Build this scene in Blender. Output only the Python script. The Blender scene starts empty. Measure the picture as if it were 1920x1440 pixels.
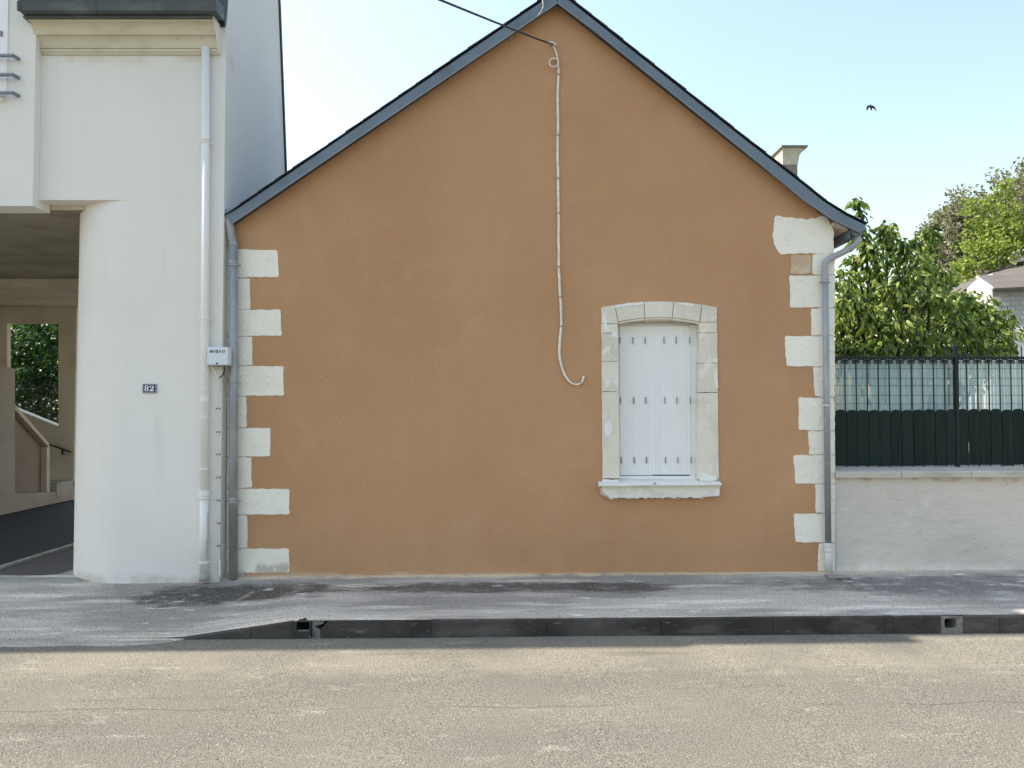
import bpy, bmesh, math, random
from mathutils import Vector, Matrix
from mathutils.geometry import tessellate_polygon
from mathutils import noise as mnoise

R = math.radians
S = bpy.context.scene
COL = S.collection
random.seed(7)

# ------------------------------------------------------------------ camera
FPX, CAMZ, HOR = 1450.0, 1.85, 768.0
TH = math.atan((HOR - 720.0) / FPX)
cam_d = bpy.data.cameras.new('camera')
cam_d.sensor_width = 36.0
cam_d.lens = FPX * 36.0 / 1920.0
cam_d.clip_start = 0.05
cam_d.clip_end = 2000
cam = bpy.data.objects.new('camera', cam_d)
cam.location = (0, 0, CAMZ)
cam.rotation_euler = (math.pi / 2 + TH, 0, 0)
COL.objects.link(cam)
S.camera = cam

# ------------------------------------------------------------------ sky and sun
SUN_A, SUN_B = 0.745, 0.205            # shadow drift per metre of height: to the right, towards the street
sun_dir = Vector((-SUN_A, SUN_B, 1.0)).normalized()
SUN_EL = math.asin(sun_dir.z)
SUN_AZ = math.atan2(sun_dir.x, sun_dir.y)      # clockwise from +Y
world = bpy.data.worlds.new('World')
S.world = world
world.use_nodes = True
wn = world.node_tree
wn.nodes.clear()
sky = wn.nodes.new('ShaderNodeTexSky')
sky.sky_type = 'NISHITA'
sky.sun_disc = False
sky.sun_elevation = SUN_EL
sky.sun_rotation = SUN_AZ
sky.altitude = 50
sky.air_density = 1.7
sky.dust_density = 2.0
sky.ozone_density = 0.4
bg = wn.nodes.new('ShaderNodeBackground')
bg.inputs['Strength'].default_value = 0.103
wo = wn.nodes.new('ShaderNodeOutputWorld')
wn.links.new(sky.outputs[0], bg.inputs[0])
wn.links.new(bg.outputs[0], wo.inputs[0])

sun_d = bpy.data.lights.new('sun', 'SUN')
sun_d.energy = 3.1
sun_d.angle = R(0.6)
sun_d.color = (1.0, 0.91, 0.78)
sun = bpy.data.objects.new('sun', sun_d)
sun.rotation_euler = (-sun_dir).to_track_quat('-Z', 'Y').to_euler()
sun.location = (-20, 10, 30)
COL.objects.link(sun)

S.view_settings.view_transform = 'Standard'
S.view_settings.look = 'None'
S.view_settings.exposure = 1.45
S.view_settings.gamma = 1.0
S.view_settings.use_curve_mapping = False
S.render.engine = 'CYCLES'
S.cycles.max_bounces = 8
S.cycles.diffuse_bounces = 5
S.cycles.transparent_max_bounces = 12
S.cycles.use_denoising = True

# ------------------------------------------------------------------ projection helpers (photo pixel -> point of the place)
def ray(px, py):
    u = (px - 960.0) / FPX
    v = (720.0 - py) / FPX
    return Vector((u, math.cos(TH) - v * math.sin(TH), math.sin(TH) + v * math.cos(TH)))
def U(px, py, Y):
    d = ray(px, py); t = Y / d.y
    return Vector((d.x * t, Y, CAMZ + d.z * t))
def UX(px, py, X):
    d = ray(px, py); t = X / d.x
    return Vector((X, d.y * t, CAMZ + d.z * t))
def UZ(px, py, z):
    d = ray(px, py); t = (z - CAMZ) / d.z
    return Vector((d.x * t, d.y * t, z))
def xz(px, py, Y):
    p = U(px, py, Y)
    return (p.x, p.z)

# ------------------------------------------------------------------ object helpers
def tag(o, label=None, cat=None, group=None, kind=None):
    if label: o['label'] = label
    if cat: o['category'] = cat
    if group: o['group'] = group
    if kind: o['kind'] = kind
    return o
def root(name, loc, label, cat, group=None):
    o = bpy.data.objects.new(name, None)
    o.empty_display_size = 0.2
    o.location = loc
    COL.objects.link(o)
    return tag(o, label, cat, group)
def wloc(o):
    v = Vector((0, 0, 0))
    while o is not None:
        v = v + o.location
        o = o.parent
    return v
def link_mesh(name, me, mat, parent=None, loc=(0, 0, 0)):
    o = bpy.data.objects.new(name, me)
    COL.objects.link(o)
    if mat is not None and not me.materials:
        me.materials.append(mat)
    o.location = Vector(loc)
    if parent is not None:
        o.parent = parent
        o.location = Vector(loc) - wloc(parent)
    return o
def mesh(name, verts, faces, mat, parent=None, smooth=False, bev=0, seg=2, fixn=True):
    vs = [Vector(v) for v in verts]
    lo = Vector((min(v.x for v in vs), min(v.y for v in vs), min(v.z for v in vs)))
    hi = Vector((max(v.x for v in vs), max(v.y for v in vs), max(v.z for v in vs)))
    c = (lo + hi) / 2
    c.z = lo.z
    me = bpy.data.meshes.new(name)
    me.from_pydata([v - c for v in vs], [], faces)
    if fixn:
        bm = bmesh.new(); bm.from_mesh(me)
        bmesh.ops.recalc_face_normals(bm, faces=bm.faces)
        bm.to_mesh(me); bm.free()
    if smooth:
        me.polygons.foreach_set('use_smooth', [True] * len(me.polygons))
    me.update()
    o = link_mesh(name, me, mat, parent, c)
    if bev:
        m = o.modifiers.new('bevel', 'BEVEL')
        m.width = bev; m.segments = seg; m.limit_method = 'ANGLE'; m.angle_limit = R(35)
    return o
class MB:
    """collects shapes of ONE part"""
    def __init__(self): self.v = []; self.f = []
    def add(self, v, f):
        n = len(self.v)
        self.v += [Vector(p) for p in v]
        self.f += [tuple(i + n for i in q) for q in f]
        return self
    def box(self, x0, x1, y0, y1, z0, z1):
        v = [(x0, y0, z0), (x1, y0, z0), (x1, y1, z0), (x0, y1, z0), (x0, y0, z1), (x1, y0, z1), (x1, y1, z1), (x0, y1, z1)]
        return self.add(v, [(0, 3, 2, 1), (4, 5, 6, 7), (0, 1, 5, 4), (1, 2, 6, 5), (2, 3, 7, 6), (3, 0, 4, 7)])
    def loft(self, ra, rb):
        n = len(ra)
        f = [tuple(range(n)), tuple(range(2 * n - 1, n - 1, -1))]
        f += [(i, (i + 1) % n, n + (i + 1) % n, n + i) for i in range(n)]
        return self.add(list(ra) + list(rb), f)
    def prism(self, poly, y0, y1, holes=()):
        """poly in (x, z), extruded from y0 to y1"""
        loops = [list(poly)] + [list(h) for h in holes]
        flat = [p for l in loops for p in l]
        tris = tessellate_polygon([[Vector((p[0], p[1], 0)) for p in l] for l in loops])
        n = len(flat)
        v = [(p[0], y0, p[1]) for p in flat] + [(p[0], y1, p[1]) for p in flat]
        f = [tuple(t) for t in tris] + [tuple(i + n for i in reversed(t)) for t in tris]
        k = 0
        for l in loops:
            m = len(l)
            for i in range(m):
                a, b = k + i, k + (i + 1) % m
                f.append((a, b, b + n, a + n))
            k += m
        return self.add(v, f)
    def prismx(self, poly, x0, x1):
        """poly in (y, z), extruded from x0 to x1"""
        tris = tessellate_polygon([[Vector((p[0], p[1], 0)) for p in poly]])
        n = len(poly)
        v = [(x0, p[0], p[1]) for p in poly] + [(x1, p[0], p[1]) for p in poly]
        f = [tuple(t) for t in tris] + [tuple(i + n for i in reversed(t)) for t in tris]
        f += [(i, (i + 1) % n, (i + 1) % n + n, i + n) for i in range(n)]
        return self.add(v, f)
    def tube(self, pts, r, n=10, cap=True):
        pts = [Vector(p) for p in pts]
        rs = r if isinstance(r, (list, tuple)) else [r] * len(pts)
        rings = []
        up = Vector((0.13, 0.71, 0.69)).normalized()
        for i, p in enumerate(pts):
            a = pts[max(i - 1, 0)]; b = pts[min(i + 1, len(pts) - 1)]
            d = (b - a).normalized()
            s = d.cross(up)
            if s.length < 1e-3: s = d.cross(Vector((1, 0, 0)))
            s.normalize(); t = d.cross(s)
            rings.append([p + rs[i] * (math.cos(2 * math.pi * k / n) * s + math.sin(2 * math.pi * k / n) * t) for k in range(n)])
        v = [q for rg in rings for q in rg]
        f = []
        for i in range(len(rings) - 1):
            for k in range(n):
                f.append((i * n + k, i * n + (k + 1) % n, (i + 1) * n + (k + 1) % n, (i + 1) * n + k))
        if cap:
            f.append(tuple(range(n - 1, -1, -1))); m = (len(rings) - 1) * n
            f.append(tuple(range(m, m + n)))
        return self.add(v, f)
    def build(self, name, mat, parent=None, **kw):
        return mesh(name, self.v, self.f, mat, parent, **kw)
def smooth_path(pts, n=6):
    pts = [Vector(p) for p in pts]
    out = []
    for i in range(len(pts) - 1):
        p0 = pts[max(i - 1, 0)]; p1 = pts[i]; p2 = pts[i + 1]; p3 = pts[min(i + 2, len(pts) - 1)]
        for k in range(n):
            t = k / n
            out.append(0.5 * ((2 * p1) + (p2 - p0) * t + (2 * p0 - 5 * p1 + 4 * p2 - p3) * t * t + (3 * p1 - p0 - 3 * p2 + p3) * t ** 3))
    out.append(pts[-1])
    return out
def wobble(poly, step, amp, seed=0.0, keep=None):
    """subdivide a 2-D outline and roughen it; keep(x, z) -> True leaves a point in place"""
    out = []
    n = len(poly)
    for i in range(n):
        a = Vector((poly[i][0], poly[i][1])); b = Vector((poly[(i + 1) % n][0], poly[(i + 1) % n][1]))
        L = (b - a).length
        m = max(1, int(L / step))
        nrm = Vector((-(b - a).y, (b - a).x)).normalized() if L > 0 else Vector((0, 0))
        for k in range(m):
            p = a.lerp(b, k / m)
            if keep is None or not keep(p.x, p.y):
                w = mnoise.noise(Vector((p.x * 14 + seed, p.y * 14, seed * 3.1))) + 0.6 * mnoise.noise(Vector((p.x * 45 + seed, p.y * 45, seed)))
                p = p + nrm * amp * w
            out.append((p.x, p.y))
    return out
def round_poly(poly, r, n=3):
    out = []
    m = len(poly)
    for i in range(m):
        p = Vector(poly[i]); a = Vector(poly[i - 1]); b = Vector(poly[(i + 1) % m])
        da = (a - p); db = (b - p)
        rr = min(r, da.length * 0.45, db.length * 0.45)
        s = p + da.normalized() * rr; e = p + db.normalized() * rr
        for k in range(n + 1):
            t = k / n
            q = (1 - t) ** 2 * s + 2 * t * (1 - t) * p + t * t * e
            out.append((q.x, q.y))
    return out

# ------------------------------------------------------------------ materials
def material(name, col, rough=0.85, layers=(), bumps=(), metallic=0.0, spec=0.3, translucent=0.0, objvar=0.0, coat=0.0):
    """layers: dict(col, scale, stretch, lo, hi, fac, mod, detail, rough, dist) mixed over the base by noise masks (world position);
       bumps: (scale, distance, stretch)"""
    m = bpy.data.materials.new(name)
    m.use_nodes = True
    nt = m.node_tree; N = nt.nodes; L = nt.links
    N.clear()
    out = N.new('ShaderNodeOutputMaterial')
    bs = N.new('ShaderNodeBsdfPrincipled')
    bs.inputs['Roughness'].default_value = rough
    bs.inputs['Metallic'].default_value = metallic
    bs.inputs['Specular IOR Level'].default_value = spec
    geo = N.new('ShaderNodeNewGeometry')
    cur = None
    rgb = N.new('ShaderNodeRGB'); rgb.outputs[0].default_value = (*col, 1)
    cur = rgb.outputs[0]
    def vec(stretch):
        mp = N.new('ShaderNodeVectorMath'); mp.operation = 'MULTIPLY'
        L.new(geo.outputs['Position'], mp.inputs[0]); mp.inputs[1].default_value = stretch
        return mp.outputs[0]
    def ns(scale, stretch=(1, 1, 1), detail=5, r=0.55, dist=0.0):
        n = N.new('ShaderNodeTexNoise')
        n.inputs['Scale'].default_value = scale
        n.inputs['Detail'].default_value = detail
        n.inputs['Roughness'].default_value = r
        n.inputs['Distortion'].default_value = dist
        L.new(vec(stretch), n.inputs['Vector'])
        return n.outputs['Fac']
    def ramp(s, lo, hi):
        mr = N.new('ShaderNodeMapRange'); mr.interpolation_type = 'SMOOTHSTEP'
        L.new(s, mr.inputs[0]); mr.inputs[1].default_value = lo; mr.inputs[2].default_value = hi
        return mr.outputs[0]
    def mul(a, b):
        q = N.new('ShaderNodeMath'); q.operation = 'MULTIPLY'; L.new(a, q.inputs[0])
        if isinstance(b, float): q.inputs[1].default_value = b
        else: L.new(b, q.inputs[1])
        return q.outputs[0]
    if objvar:
        oi = N.new('ShaderNodeObjectInfo')
        mr = N.new('ShaderNodeMapRange'); L.new(oi.outputs['Random'], mr.inputs[0])
        mr.inputs[3].default_value = 1 - objvar; mr.inputs[4].default_value = 1 + objvar
        sc = N.new('ShaderNodeVectorMath'); sc.operation = 'SCALE'
        L.new(cur, sc.inputs[0]); L.new(mr.outputs[0], sc.inputs['Scale'])
        cur = sc.outputs[0]
    for ly in layers:
        s = ramp(ns(ly.get('scale', 5), ly.get('stretch', (1, 1, 1)), ly.get('detail', 5), ly.get('r', 0.55), ly.get('dist', 0.0)), ly.get('lo', 0.4), ly.get('hi', 0.65))
        if 'mod' in ly:
            ms, mlo, mhi = ly['mod']
            s = mul(s, ramp(ns(ms, ly.get('mstretch', (1, 1, 1))), mlo, mhi))
        if 'box' in ly:                      # a stain with a place of its own: centre, half-size, softness
            (cx, cy, cz), (hx, hy, hz) = ly['box']
            sb = N.new('ShaderNodeVectorMath'); sb.operation = 'SUBTRACT'
            L.new(geo.outputs['Position'], sb.inputs[0]); sb.inputs[1].default_value = (cx, cy, cz)
            dv = N.new('ShaderNodeVectorMath'); dv.operation = 'DIVIDE'
            L.new(sb.outputs[0], dv.inputs[0]); dv.inputs[1].default_value = (hx, hy, hz)
            ln = N.new('ShaderNodeVectorMath'); ln.operation = 'LENGTH'; L.new(dv.outputs[0], ln.inputs[0])
            # roughen the outline
            ad = N.new('ShaderNodeMath'); ad.operation = 'MULTIPLY_ADD'
            L.new(ns(4, (1, 2.5, 1), 6), ad.inputs[0]); ad.inputs[1].default_value = 1.3; L.new(ln.outputs['Value'], ad.inputs[2])
            mr = N.new('ShaderNodeMapRange'); mr.interpolation_type = 'SMOOTHSTEP'
            L.new(ad.outputs[0], mr.inputs[0]); mr.inputs[1].default_value = 1.85; mr.inputs[2].default_value = 1.25
            s = mul(s, mr.outputs[0])
        if 'line' in ly:                     # a thin crack running along the street
            y0, w = ly['line']
            sp = N.new('ShaderNodeSeparateXYZ'); L.new(geo.outputs['Position'], sp.inputs[0])
            wob_ = N.new('ShaderNodeMath'); wob_.operation = 'MULTIPLY_ADD'
            L.new(ns(1.6, (1, 0.2, 1), 8, 0.65), wob_.inputs[0]); wob_.inputs[1].default_value = 0.22; L.new(sp.outputs['Y'], wob_.inputs[2])
            sb = N.new('ShaderNodeMath'); sb.operation = 'SUBTRACT'; L.new(wob_.outputs[0], sb.inputs[0]); sb.inputs[1].default_value = y0 + 0.11
            ab = N.new('ShaderNodeMath'); ab.operation = 'ABSOLUTE'; L.new(sb.outputs[0], ab.inputs[0])
            mr = N.new('ShaderNodeMapRange'); mr.interpolation_type = 'SMOOTHSTEP'
            L.new(ab.outputs[0], mr.inputs[0]); mr.inputs[1].default_value = w; mr.inputs[2].default_value = w * 0.3
            s = mul(s, mr.outputs[0])
        s = mul(s, float(ly.get('fac', 1.0)))
        mx = N.new('ShaderNodeMix'); mx.data_type = 'RGBA'
        L.new(s, mx.inputs['Factor']); L.new(cur, mx.inputs['A']); mx.inputs['B'].default_value = (*ly['col'], 1)
        cur = mx.outputs['Result']
    L.new(cur, bs.inputs['Base Color'])
    nrm = None
    for b in bumps:
        sc, ds = b[0], b[1]
        st = b[2] if len(b) > 2 else (1, 1, 1)
        bp = N.new('ShaderNodeBump'); bp.inputs['Strength'].default_value = 1.0
        bp.inputs['Distance'].default_value = ds
        L.new(ns(sc, st, 3), bp.inputs['Height'])
        if nrm is not None: L.new(nrm, bp.inputs['Normal'])
        nrm = bp.outputs[0]
    if nrm is not None: L.new(nrm, bs.inputs['Normal'])
    if translucent:
        tr = N.new('ShaderNodeBsdfTranslucent')
        L.new(cur, tr.inputs['Color'])
        mx = N.new('ShaderNodeMixShader'); mx.inputs[0].default_value = translucent
        L.new(bs.outputs[0], mx.inputs[1]); L.new(tr.outputs[0], mx.inputs[2])
        L.new(mx.outputs[0], out.inputs[0])
    else:
        L.new(bs.outputs[0], out.inputs[0])
    return m
def leafmat(name, c1, c2, c3, translucent=0.45, rough=0.5):
    """foliage colour varies leaf by leaf (random per island)"""
    m = bpy.data.materials.new(name)
    m.use_nodes = True
    nt = m.node_tree; N = nt.nodes; L = nt.links
    N.clear()
    out = N.new('ShaderNodeOutputMaterial')
    bs = N.new('ShaderNodeBsdfPrincipled'); bs.inputs['Roughness'].default_value = rough
    bs.inputs['Specular IOR Level'].default_value = 0.35
    geo = N.new('ShaderNodeNewGeometry')
    oi = N.new('ShaderNodeObjectInfo')
    ad = N.new('ShaderNodeMath'); ad.operation = 'ADD'; L.new(geo.outputs['Random Per Island'], ad.inputs[0]); L.new(oi.outputs['Random'], ad.inputs[1])
    fr = N.new('ShaderNodeMath'); fr.operation = 'FRACT'; L.new(ad.outputs[0], fr.inputs[0])
    cr = N.new('ShaderNodeValToRGB')
    cr.color_ramp.elements[0].color = (*c1, 1); cr.color_ramp.elements[1].color = (*c3, 1)
    e = cr.color_ramp.elements.new(0.55); e.color = (*c2, 1)
    L.new(fr.outputs[0], cr.inputs[0])
    L.new(cr.outputs[0], bs.inputs['Base Color'])
    tr = N.new('ShaderNodeBsdfTranslucent'); L.new(cr.outputs[0], tr.inputs[0])
    mx = N.new('ShaderNodeMixShader'); mx.inputs[0].default_value = translucent
    L.new(bs.outputs[0], mx.inputs[1]); L.new(tr.outputs[0], mx.inputs[2]); L.new(mx.outputs[0], out.inputs[0])
    return m

M = {}
M['tan'] = material('tan_render', (0.521, 0.297, 0.163), 0.95, spec=0.12,
    layers=[dict(col=(0.452, 0.246, 0.128), scale=0.7, lo=0.35, hi=0.7, fac=0.55, detail=4),
            dict(col=(0.565, 0.338, 0.199), scale=1.6, lo=0.5, hi=0.75, fac=0.5, detail=5),
            dict(col=(0.339, 0.182, 0.094), scale=150, lo=0.55, hi=0.72, fac=0.55, detail=2),
            dict(col=(0.678, 0.443, 0.290), scale=130, lo=0.60, hi=0.74, fac=0.5, detail=2),
            dict(col=(0.661, 0.549, 0.459), scale=42, lo=0.775, hi=0.80, fac=0.6, detail=1),
            dict(col=(0.334, 0.195, 0.110), scale=2.4, lo=0.55, hi=0.8, fac=0.12, stretch=(4, 1, 0.25), detail=6),
            dict(col=(0.556, 0.444, 0.346), scale=4, lo=0.3, hi=0.6, fac=0.75, box=((0.2, 7.8, 0.17), (4.5, 1, 0.055))),
            dict(col=(0.305, 0.181, 0.106), scale=3, lo=0.35, hi=0.65, fac=0.10, box=((0.2, 7.8, 0.30), (5.0, 1, 0.22)))],
    bumps=[(110, 0.006), (9, 0.006)])
M['pale_tan'] = material('thin_tan_wash', (0.56, 0.40, 0.26), 0.95, spec=0.1,
    layers=[dict(col=(0.66, 0.56, 0.45), scale=9, lo=0.42, hi=0.7, fac=0.7)], bumps=[(110, 0.004)])
M['quoin'] = material('whitewashed_stone', (0.865, 0.815, 0.715), 0.9, spec=0.2, objvar=0.03,
    layers=[dict(col=(0.793, 0.735, 0.634), scale=3.5, lo=0.45, hi=0.75, fac=0.6),
            dict(col=(0.639, 0.570, 0.461), scale=11, lo=0.55, hi=0.72, fac=0.5, stretch=(1, 1, 1.6), detail=7, r=0.65),
            dict(col=(0.515, 0.440, 0.336), scale=45, lo=0.66, hi=0.76, fac=0.5),
            dict(col=(0.433, 0.380, 0.298), scale=7, lo=0.45, hi=0.6, fac=0.75, box=((-2.42, 7.8, 0.24), (0.36, 0.5, 0.09)))],
    bumps=[(70, 0.005), (8, 0.010), (25, 0.004)])
M['joint'] = material('stone_joint_mortar', (0.50, 0.48, 0.43), 0.95)
M['kerb_joint'] = material('kerb_joint_grit', (0.16, 0.155, 0.15), 0.95)
M['surround'] = material('window_stone', (0.742, 0.680, 0.576), 0.9, spec=0.2, objvar=0.05,
    layers=[dict(col=(0.597, 0.540, 0.451), scale=5, lo=0.42, hi=0.7, fac=0.7, stretch=(1, 1, 0.6)),
            dict(col=(0.824, 0.780, 0.701), scale=8, lo=0.58, hi=0.63, fac=0.85, detail=6, r=0.65, stretch=(1.3, 1, 0.7)),
            dict(col=(0.371, 0.340, 0.288), scale=60, lo=0.62, hi=0.75, fac=0.5)],
    bumps=[(60, 0.003), (9, 0.006)])
M['sill'] = material('sill_stone', (0.78, 0.75, 0.68), 0.9, spec=0.2,
    layers=[dict(col=(0.60, 0.575, 0.51), scale=9, lo=0.45, hi=0.7, fac=0.6, stretch=(0.6, 1, 1.5)),
            dict(col=(0.86, 0.85, 0.81), scale=14, lo=0.6, hi=0.66, fac=0.7)],
    bumps=[(50, 0.004), (12, 0.008)])
M['broken'] = material('broken_mortar', (0.62, 0.54, 0.44), 0.95, layers=[dict(col=(0.42, 0.33, 0.23), scale=18, lo=0.45, hi=0.65)], bumps=[(40, 0.012)])
M['pvc'] = material('white_pvc', (0.847, 0.830, 0.818), 0.42, spec=0.45,
    layers=[dict(col=(0.796, 0.785, 0.774), scale=3, lo=0.45, hi=0.75, fac=0.6, stretch=(2, 1, 0.4))],
    bumps=[(60, 0.0012, (3, 1, 0.01))])
M['pvc_frame'] = material('white_pvc_frame', (0.82, 0.82, 0.83), 0.4, spec=0.45)
M['slot'] = material('hinge_metal', (0.30, 0.30, 0.31), 0.45, metallic=0.6)
M['dark'] = material('dark_void', (0.012, 0.012, 0.012), 0.95)
M['white_wall'] = material('white_render', (0.798, 0.765, 0.719), 0.92, spec=0.15,
    layers=[dict(col=(0.742, 0.705, 0.656), scale=0.8, lo=0.4, hi=0.75, fac=0.7),
            dict(col=(0.618, 0.590, 0.545), scale=2.2, lo=0.58, hi=0.8, fac=0.45, stretch=(1.5, 1, 0.35)),
            dict(col=(0.536, 0.500, 0.454), scale=60, lo=0.66, hi=0.78, fac=0.4),
            dict(col=(0.597, 0.545, 0.463), scale=2.0, lo=0.58, hi=0.8, fac=0.14, stretch=(5, 5, 0.22), detail=7),
            dict(col=(0.577, 0.470, 0.347), scale=3, lo=0.4, hi=0.65, fac=0.45, box=((-3.9, 7.7, 5.42), (1.5, 1, 0.10))),
            dict(col=(0.464, 0.400, 0.309), scale=3, lo=0.35, hi=0.6, fac=0.55, box=((-3.6, 7.7, 0.1), (1.6, 1.2, 0.13)))],
    bumps=[(130, 0.003), (6, 0.006)])
M['cornice'] = material('cream_cornice', (0.64, 0.585, 0.46), 0.85, spec=0.2,
    layers=[dict(col=(0.50, 0.44, 0.32), scale=2.2, lo=0.45, hi=0.7, fac=0.7, stretch=(1, 1, 2)),
            dict(col=(0.20, 0.17, 0.13), scale=24, lo=0.66, hi=0.72, fac=0.6, stretch=(0.6, 1, 1.5))], bumps=[(60, 0.003)])
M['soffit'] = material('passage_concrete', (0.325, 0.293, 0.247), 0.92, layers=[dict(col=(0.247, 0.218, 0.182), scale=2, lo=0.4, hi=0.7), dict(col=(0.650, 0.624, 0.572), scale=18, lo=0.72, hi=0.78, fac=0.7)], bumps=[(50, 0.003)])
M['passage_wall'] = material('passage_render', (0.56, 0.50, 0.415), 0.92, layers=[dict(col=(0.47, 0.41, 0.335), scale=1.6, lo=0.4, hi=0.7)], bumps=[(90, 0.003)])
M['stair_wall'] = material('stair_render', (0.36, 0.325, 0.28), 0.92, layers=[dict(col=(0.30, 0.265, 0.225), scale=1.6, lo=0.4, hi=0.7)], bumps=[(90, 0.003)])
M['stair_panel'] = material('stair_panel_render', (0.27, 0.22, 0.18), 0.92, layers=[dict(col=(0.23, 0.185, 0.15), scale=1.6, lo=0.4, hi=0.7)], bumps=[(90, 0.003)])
M['zinc'] = material('weathered_zinc', (0.29, 0.32, 0.35), 0.5, metallic=0.45, spec=0.4,
    layers=[dict(col=(0.21, 0.24, 0.27), scale=3, lo=0.4, hi=0.7, fac=0.8), dict(col=(0.40, 0.43, 0.45), scale=16, lo=0.6, hi=0.75, fac=0.5)], bumps=[(14, 0.003)])
M['verge'] = material('zinc_verge', (0.169, 0.206, 0.250), 0.6, metallic=0.25, spec=0.3,
    layers=[dict(col=(0.125, 0.156, 0.194), scale=2.5, lo=0.4, hi=0.7), dict(col=(0.237, 0.263, 0.294), scale=30, lo=0.6, hi=0.75, fac=0.4)], bumps=[(10, 0.003)])
M['zinc_pipe'] = material('zinc_downpipe', (0.356, 0.364, 0.367), 0.5, metallic=0.25, spec=0.35,
    layers=[dict(col=(0.265, 0.274, 0.286), scale=4, lo=0.4, hi=0.65, stretch=(1, 1, 0.5)), dict(col=(0.494, 0.493, 0.486), scale=12, lo=0.62, hi=0.75, fac=0.5)], bumps=[(16, 0.002)])
M['gutter'] = material('dark_zinc_gutter', (0.085, 0.092, 0.095), 0.5, metallic=0.3, layers=[dict(col=(0.13, 0.145, 0.14), scale=5, lo=0.45, hi=0.7, stretch=(0.5, 1, 2))], bumps=[(12, 0.003)])
M['white_pipe'] = material('white_pvc_pipe', (0.80, 0.78, 0.745), 0.65, spec=0.25, layers=[dict(col=(0.76, 0.735, 0.695), scale=5, lo=0.45, hi=0.7, fac=.6, stretch=(1, 1, 0.4))])
M['pipe_foot'] = material('grey_cast_foot', (0.36, 0.35, 0.33), 0.7, bumps=[(60, 0.002)])
M['cream_pipe'] = material('cream_cast_pipe', (0.66, 0.65, 0.60), 0.6, bumps=[(60, 0.002)])
M['slate'] = material('slate', (0.035, 0.04, 0.05), 0.6, objvar=0.25, layers=[dict(col=(0.065, 0.07, 0.08), scale=12, lo=0.4, hi=0.7)], bumps=[(40, 0.003)])
M['soffit_board'] = material('eaves_soffit', (0.52, 0.46, 0.37), 0.85, layers=[dict(col=(0.42, 0.36, 0.28), scale=6, lo=0.4, hi=0.7, stretch=(1, 0.2, 1))])
M['box'] = material('grey_white_plastic', (0.66, 0.69, 0.74), 0.45, spec=0.4)
M['ink'] = material('black_ink', (0.02, 0.02, 0.025), 0.6)
M['enamel_blue'] = material('dark_blue_enamel', (0.010, 0.010, 0.035), 0.25, spec=0.5)
M['enamel_white'] = material('white_enamel', (0.72, 0.70, 0.78), 0.3, spec=0.5)
M['plate_rim'] = material('plate_rim', (0.26, 0.25, 0.32), 0.4)
M['cable_black'] = material('black_cable', (0.03, 0.028, 0.035), 0.6)
M['cable_cream'] = material('cream_cable', (0.84, 0.80, 0.73), 0.6, layers=[dict(col=(0.72, 0.67, 0.59), scale=20, lo=0.4, hi=0.65)])
M['clip'] = material('metal_clip', (0.2, 0.19, 0.18), 0.5, metallic=0.4)
M['steel'] = material('galvanised_bar', (0.23, 0.26, 0.29), 0.5, metallic=0.4)
M['garden'] = material('pinkish_render', (0.663, 0.594, 0.531), 0.95, spec=0.1,
    layers=[dict(col=(0.575, 0.512, 0.463), scale=1.3, lo=0.4, hi=0.7, fac=0.8),
            dict(col=(0.750, 0.681, 0.606), scale=2.6, lo=0.55, hi=0.75, fac=0.7),
            dict(col=(0.375, 0.325, 0.288), scale=11, lo=0.66, hi=0.70, fac=0.55, stretch=(0.7, 1, 1.6), dist=1.2),
            dict(col=(0.825, 0.775, 0.700), scale=5, lo=0.3, hi=0.6, fac=0.7, box=((4.0, 7.8, 0.22), (1.2, 1, 0.10))),
            dict(col=(0.450, 0.350, 0.250), scale=6, lo=0.45, hi=0.62, fac=0.6, box=((6.0, 7.8, 1.17), (4.5, 1, 0.055)))],
    bumps=[(60, 0.004), (7, 0.02, (0.8, 1, 1.3))])
M['coping'] = material('coping_stone', (0.56, 0.52, 0.45), 0.9, objvar=0.06,
    layers=[dict(col=(0.42, 0.38, 0.32), scale=4, lo=0.45, hi=0.7, stretch=(0.5, 1, 1.5)), dict(col=(0.2, 0.17, 0.14), scale=22, lo=0.66, hi=0.74, fac=0.6)], bumps=[(50, 0.005)])
M['iron'] = material('dark_green_iron', (0.008, 0.012, 0.012), 0.5, spec=0.35)
M['board'] = material('dark_green_board', (0.009, 0.019, 0.016), 0.65, spec=0.2, objvar=0.3, layers=[dict(col=(0.013, 0.026, 0.021), scale=5, lo=0.4, hi=0.7, stretch=(4, 1, 0.3))])
M['reed'] = material('blue_green_reed_screen', (0.50, 0.62, 0.61), 0.55, translucent=0.4, layers=[dict(col=(0.56, 0.68, 0.68), scale=2, lo=0.4, hi=0.7), dict(col=(0.36, 0.48, 0.48), scale=30, lo=0.5, hi=0.7, stretch=(3, 1, 0.1))])
M['wire'] = material('green_wire', (0.05, 0.09, 0.09), 0.5)
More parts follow.
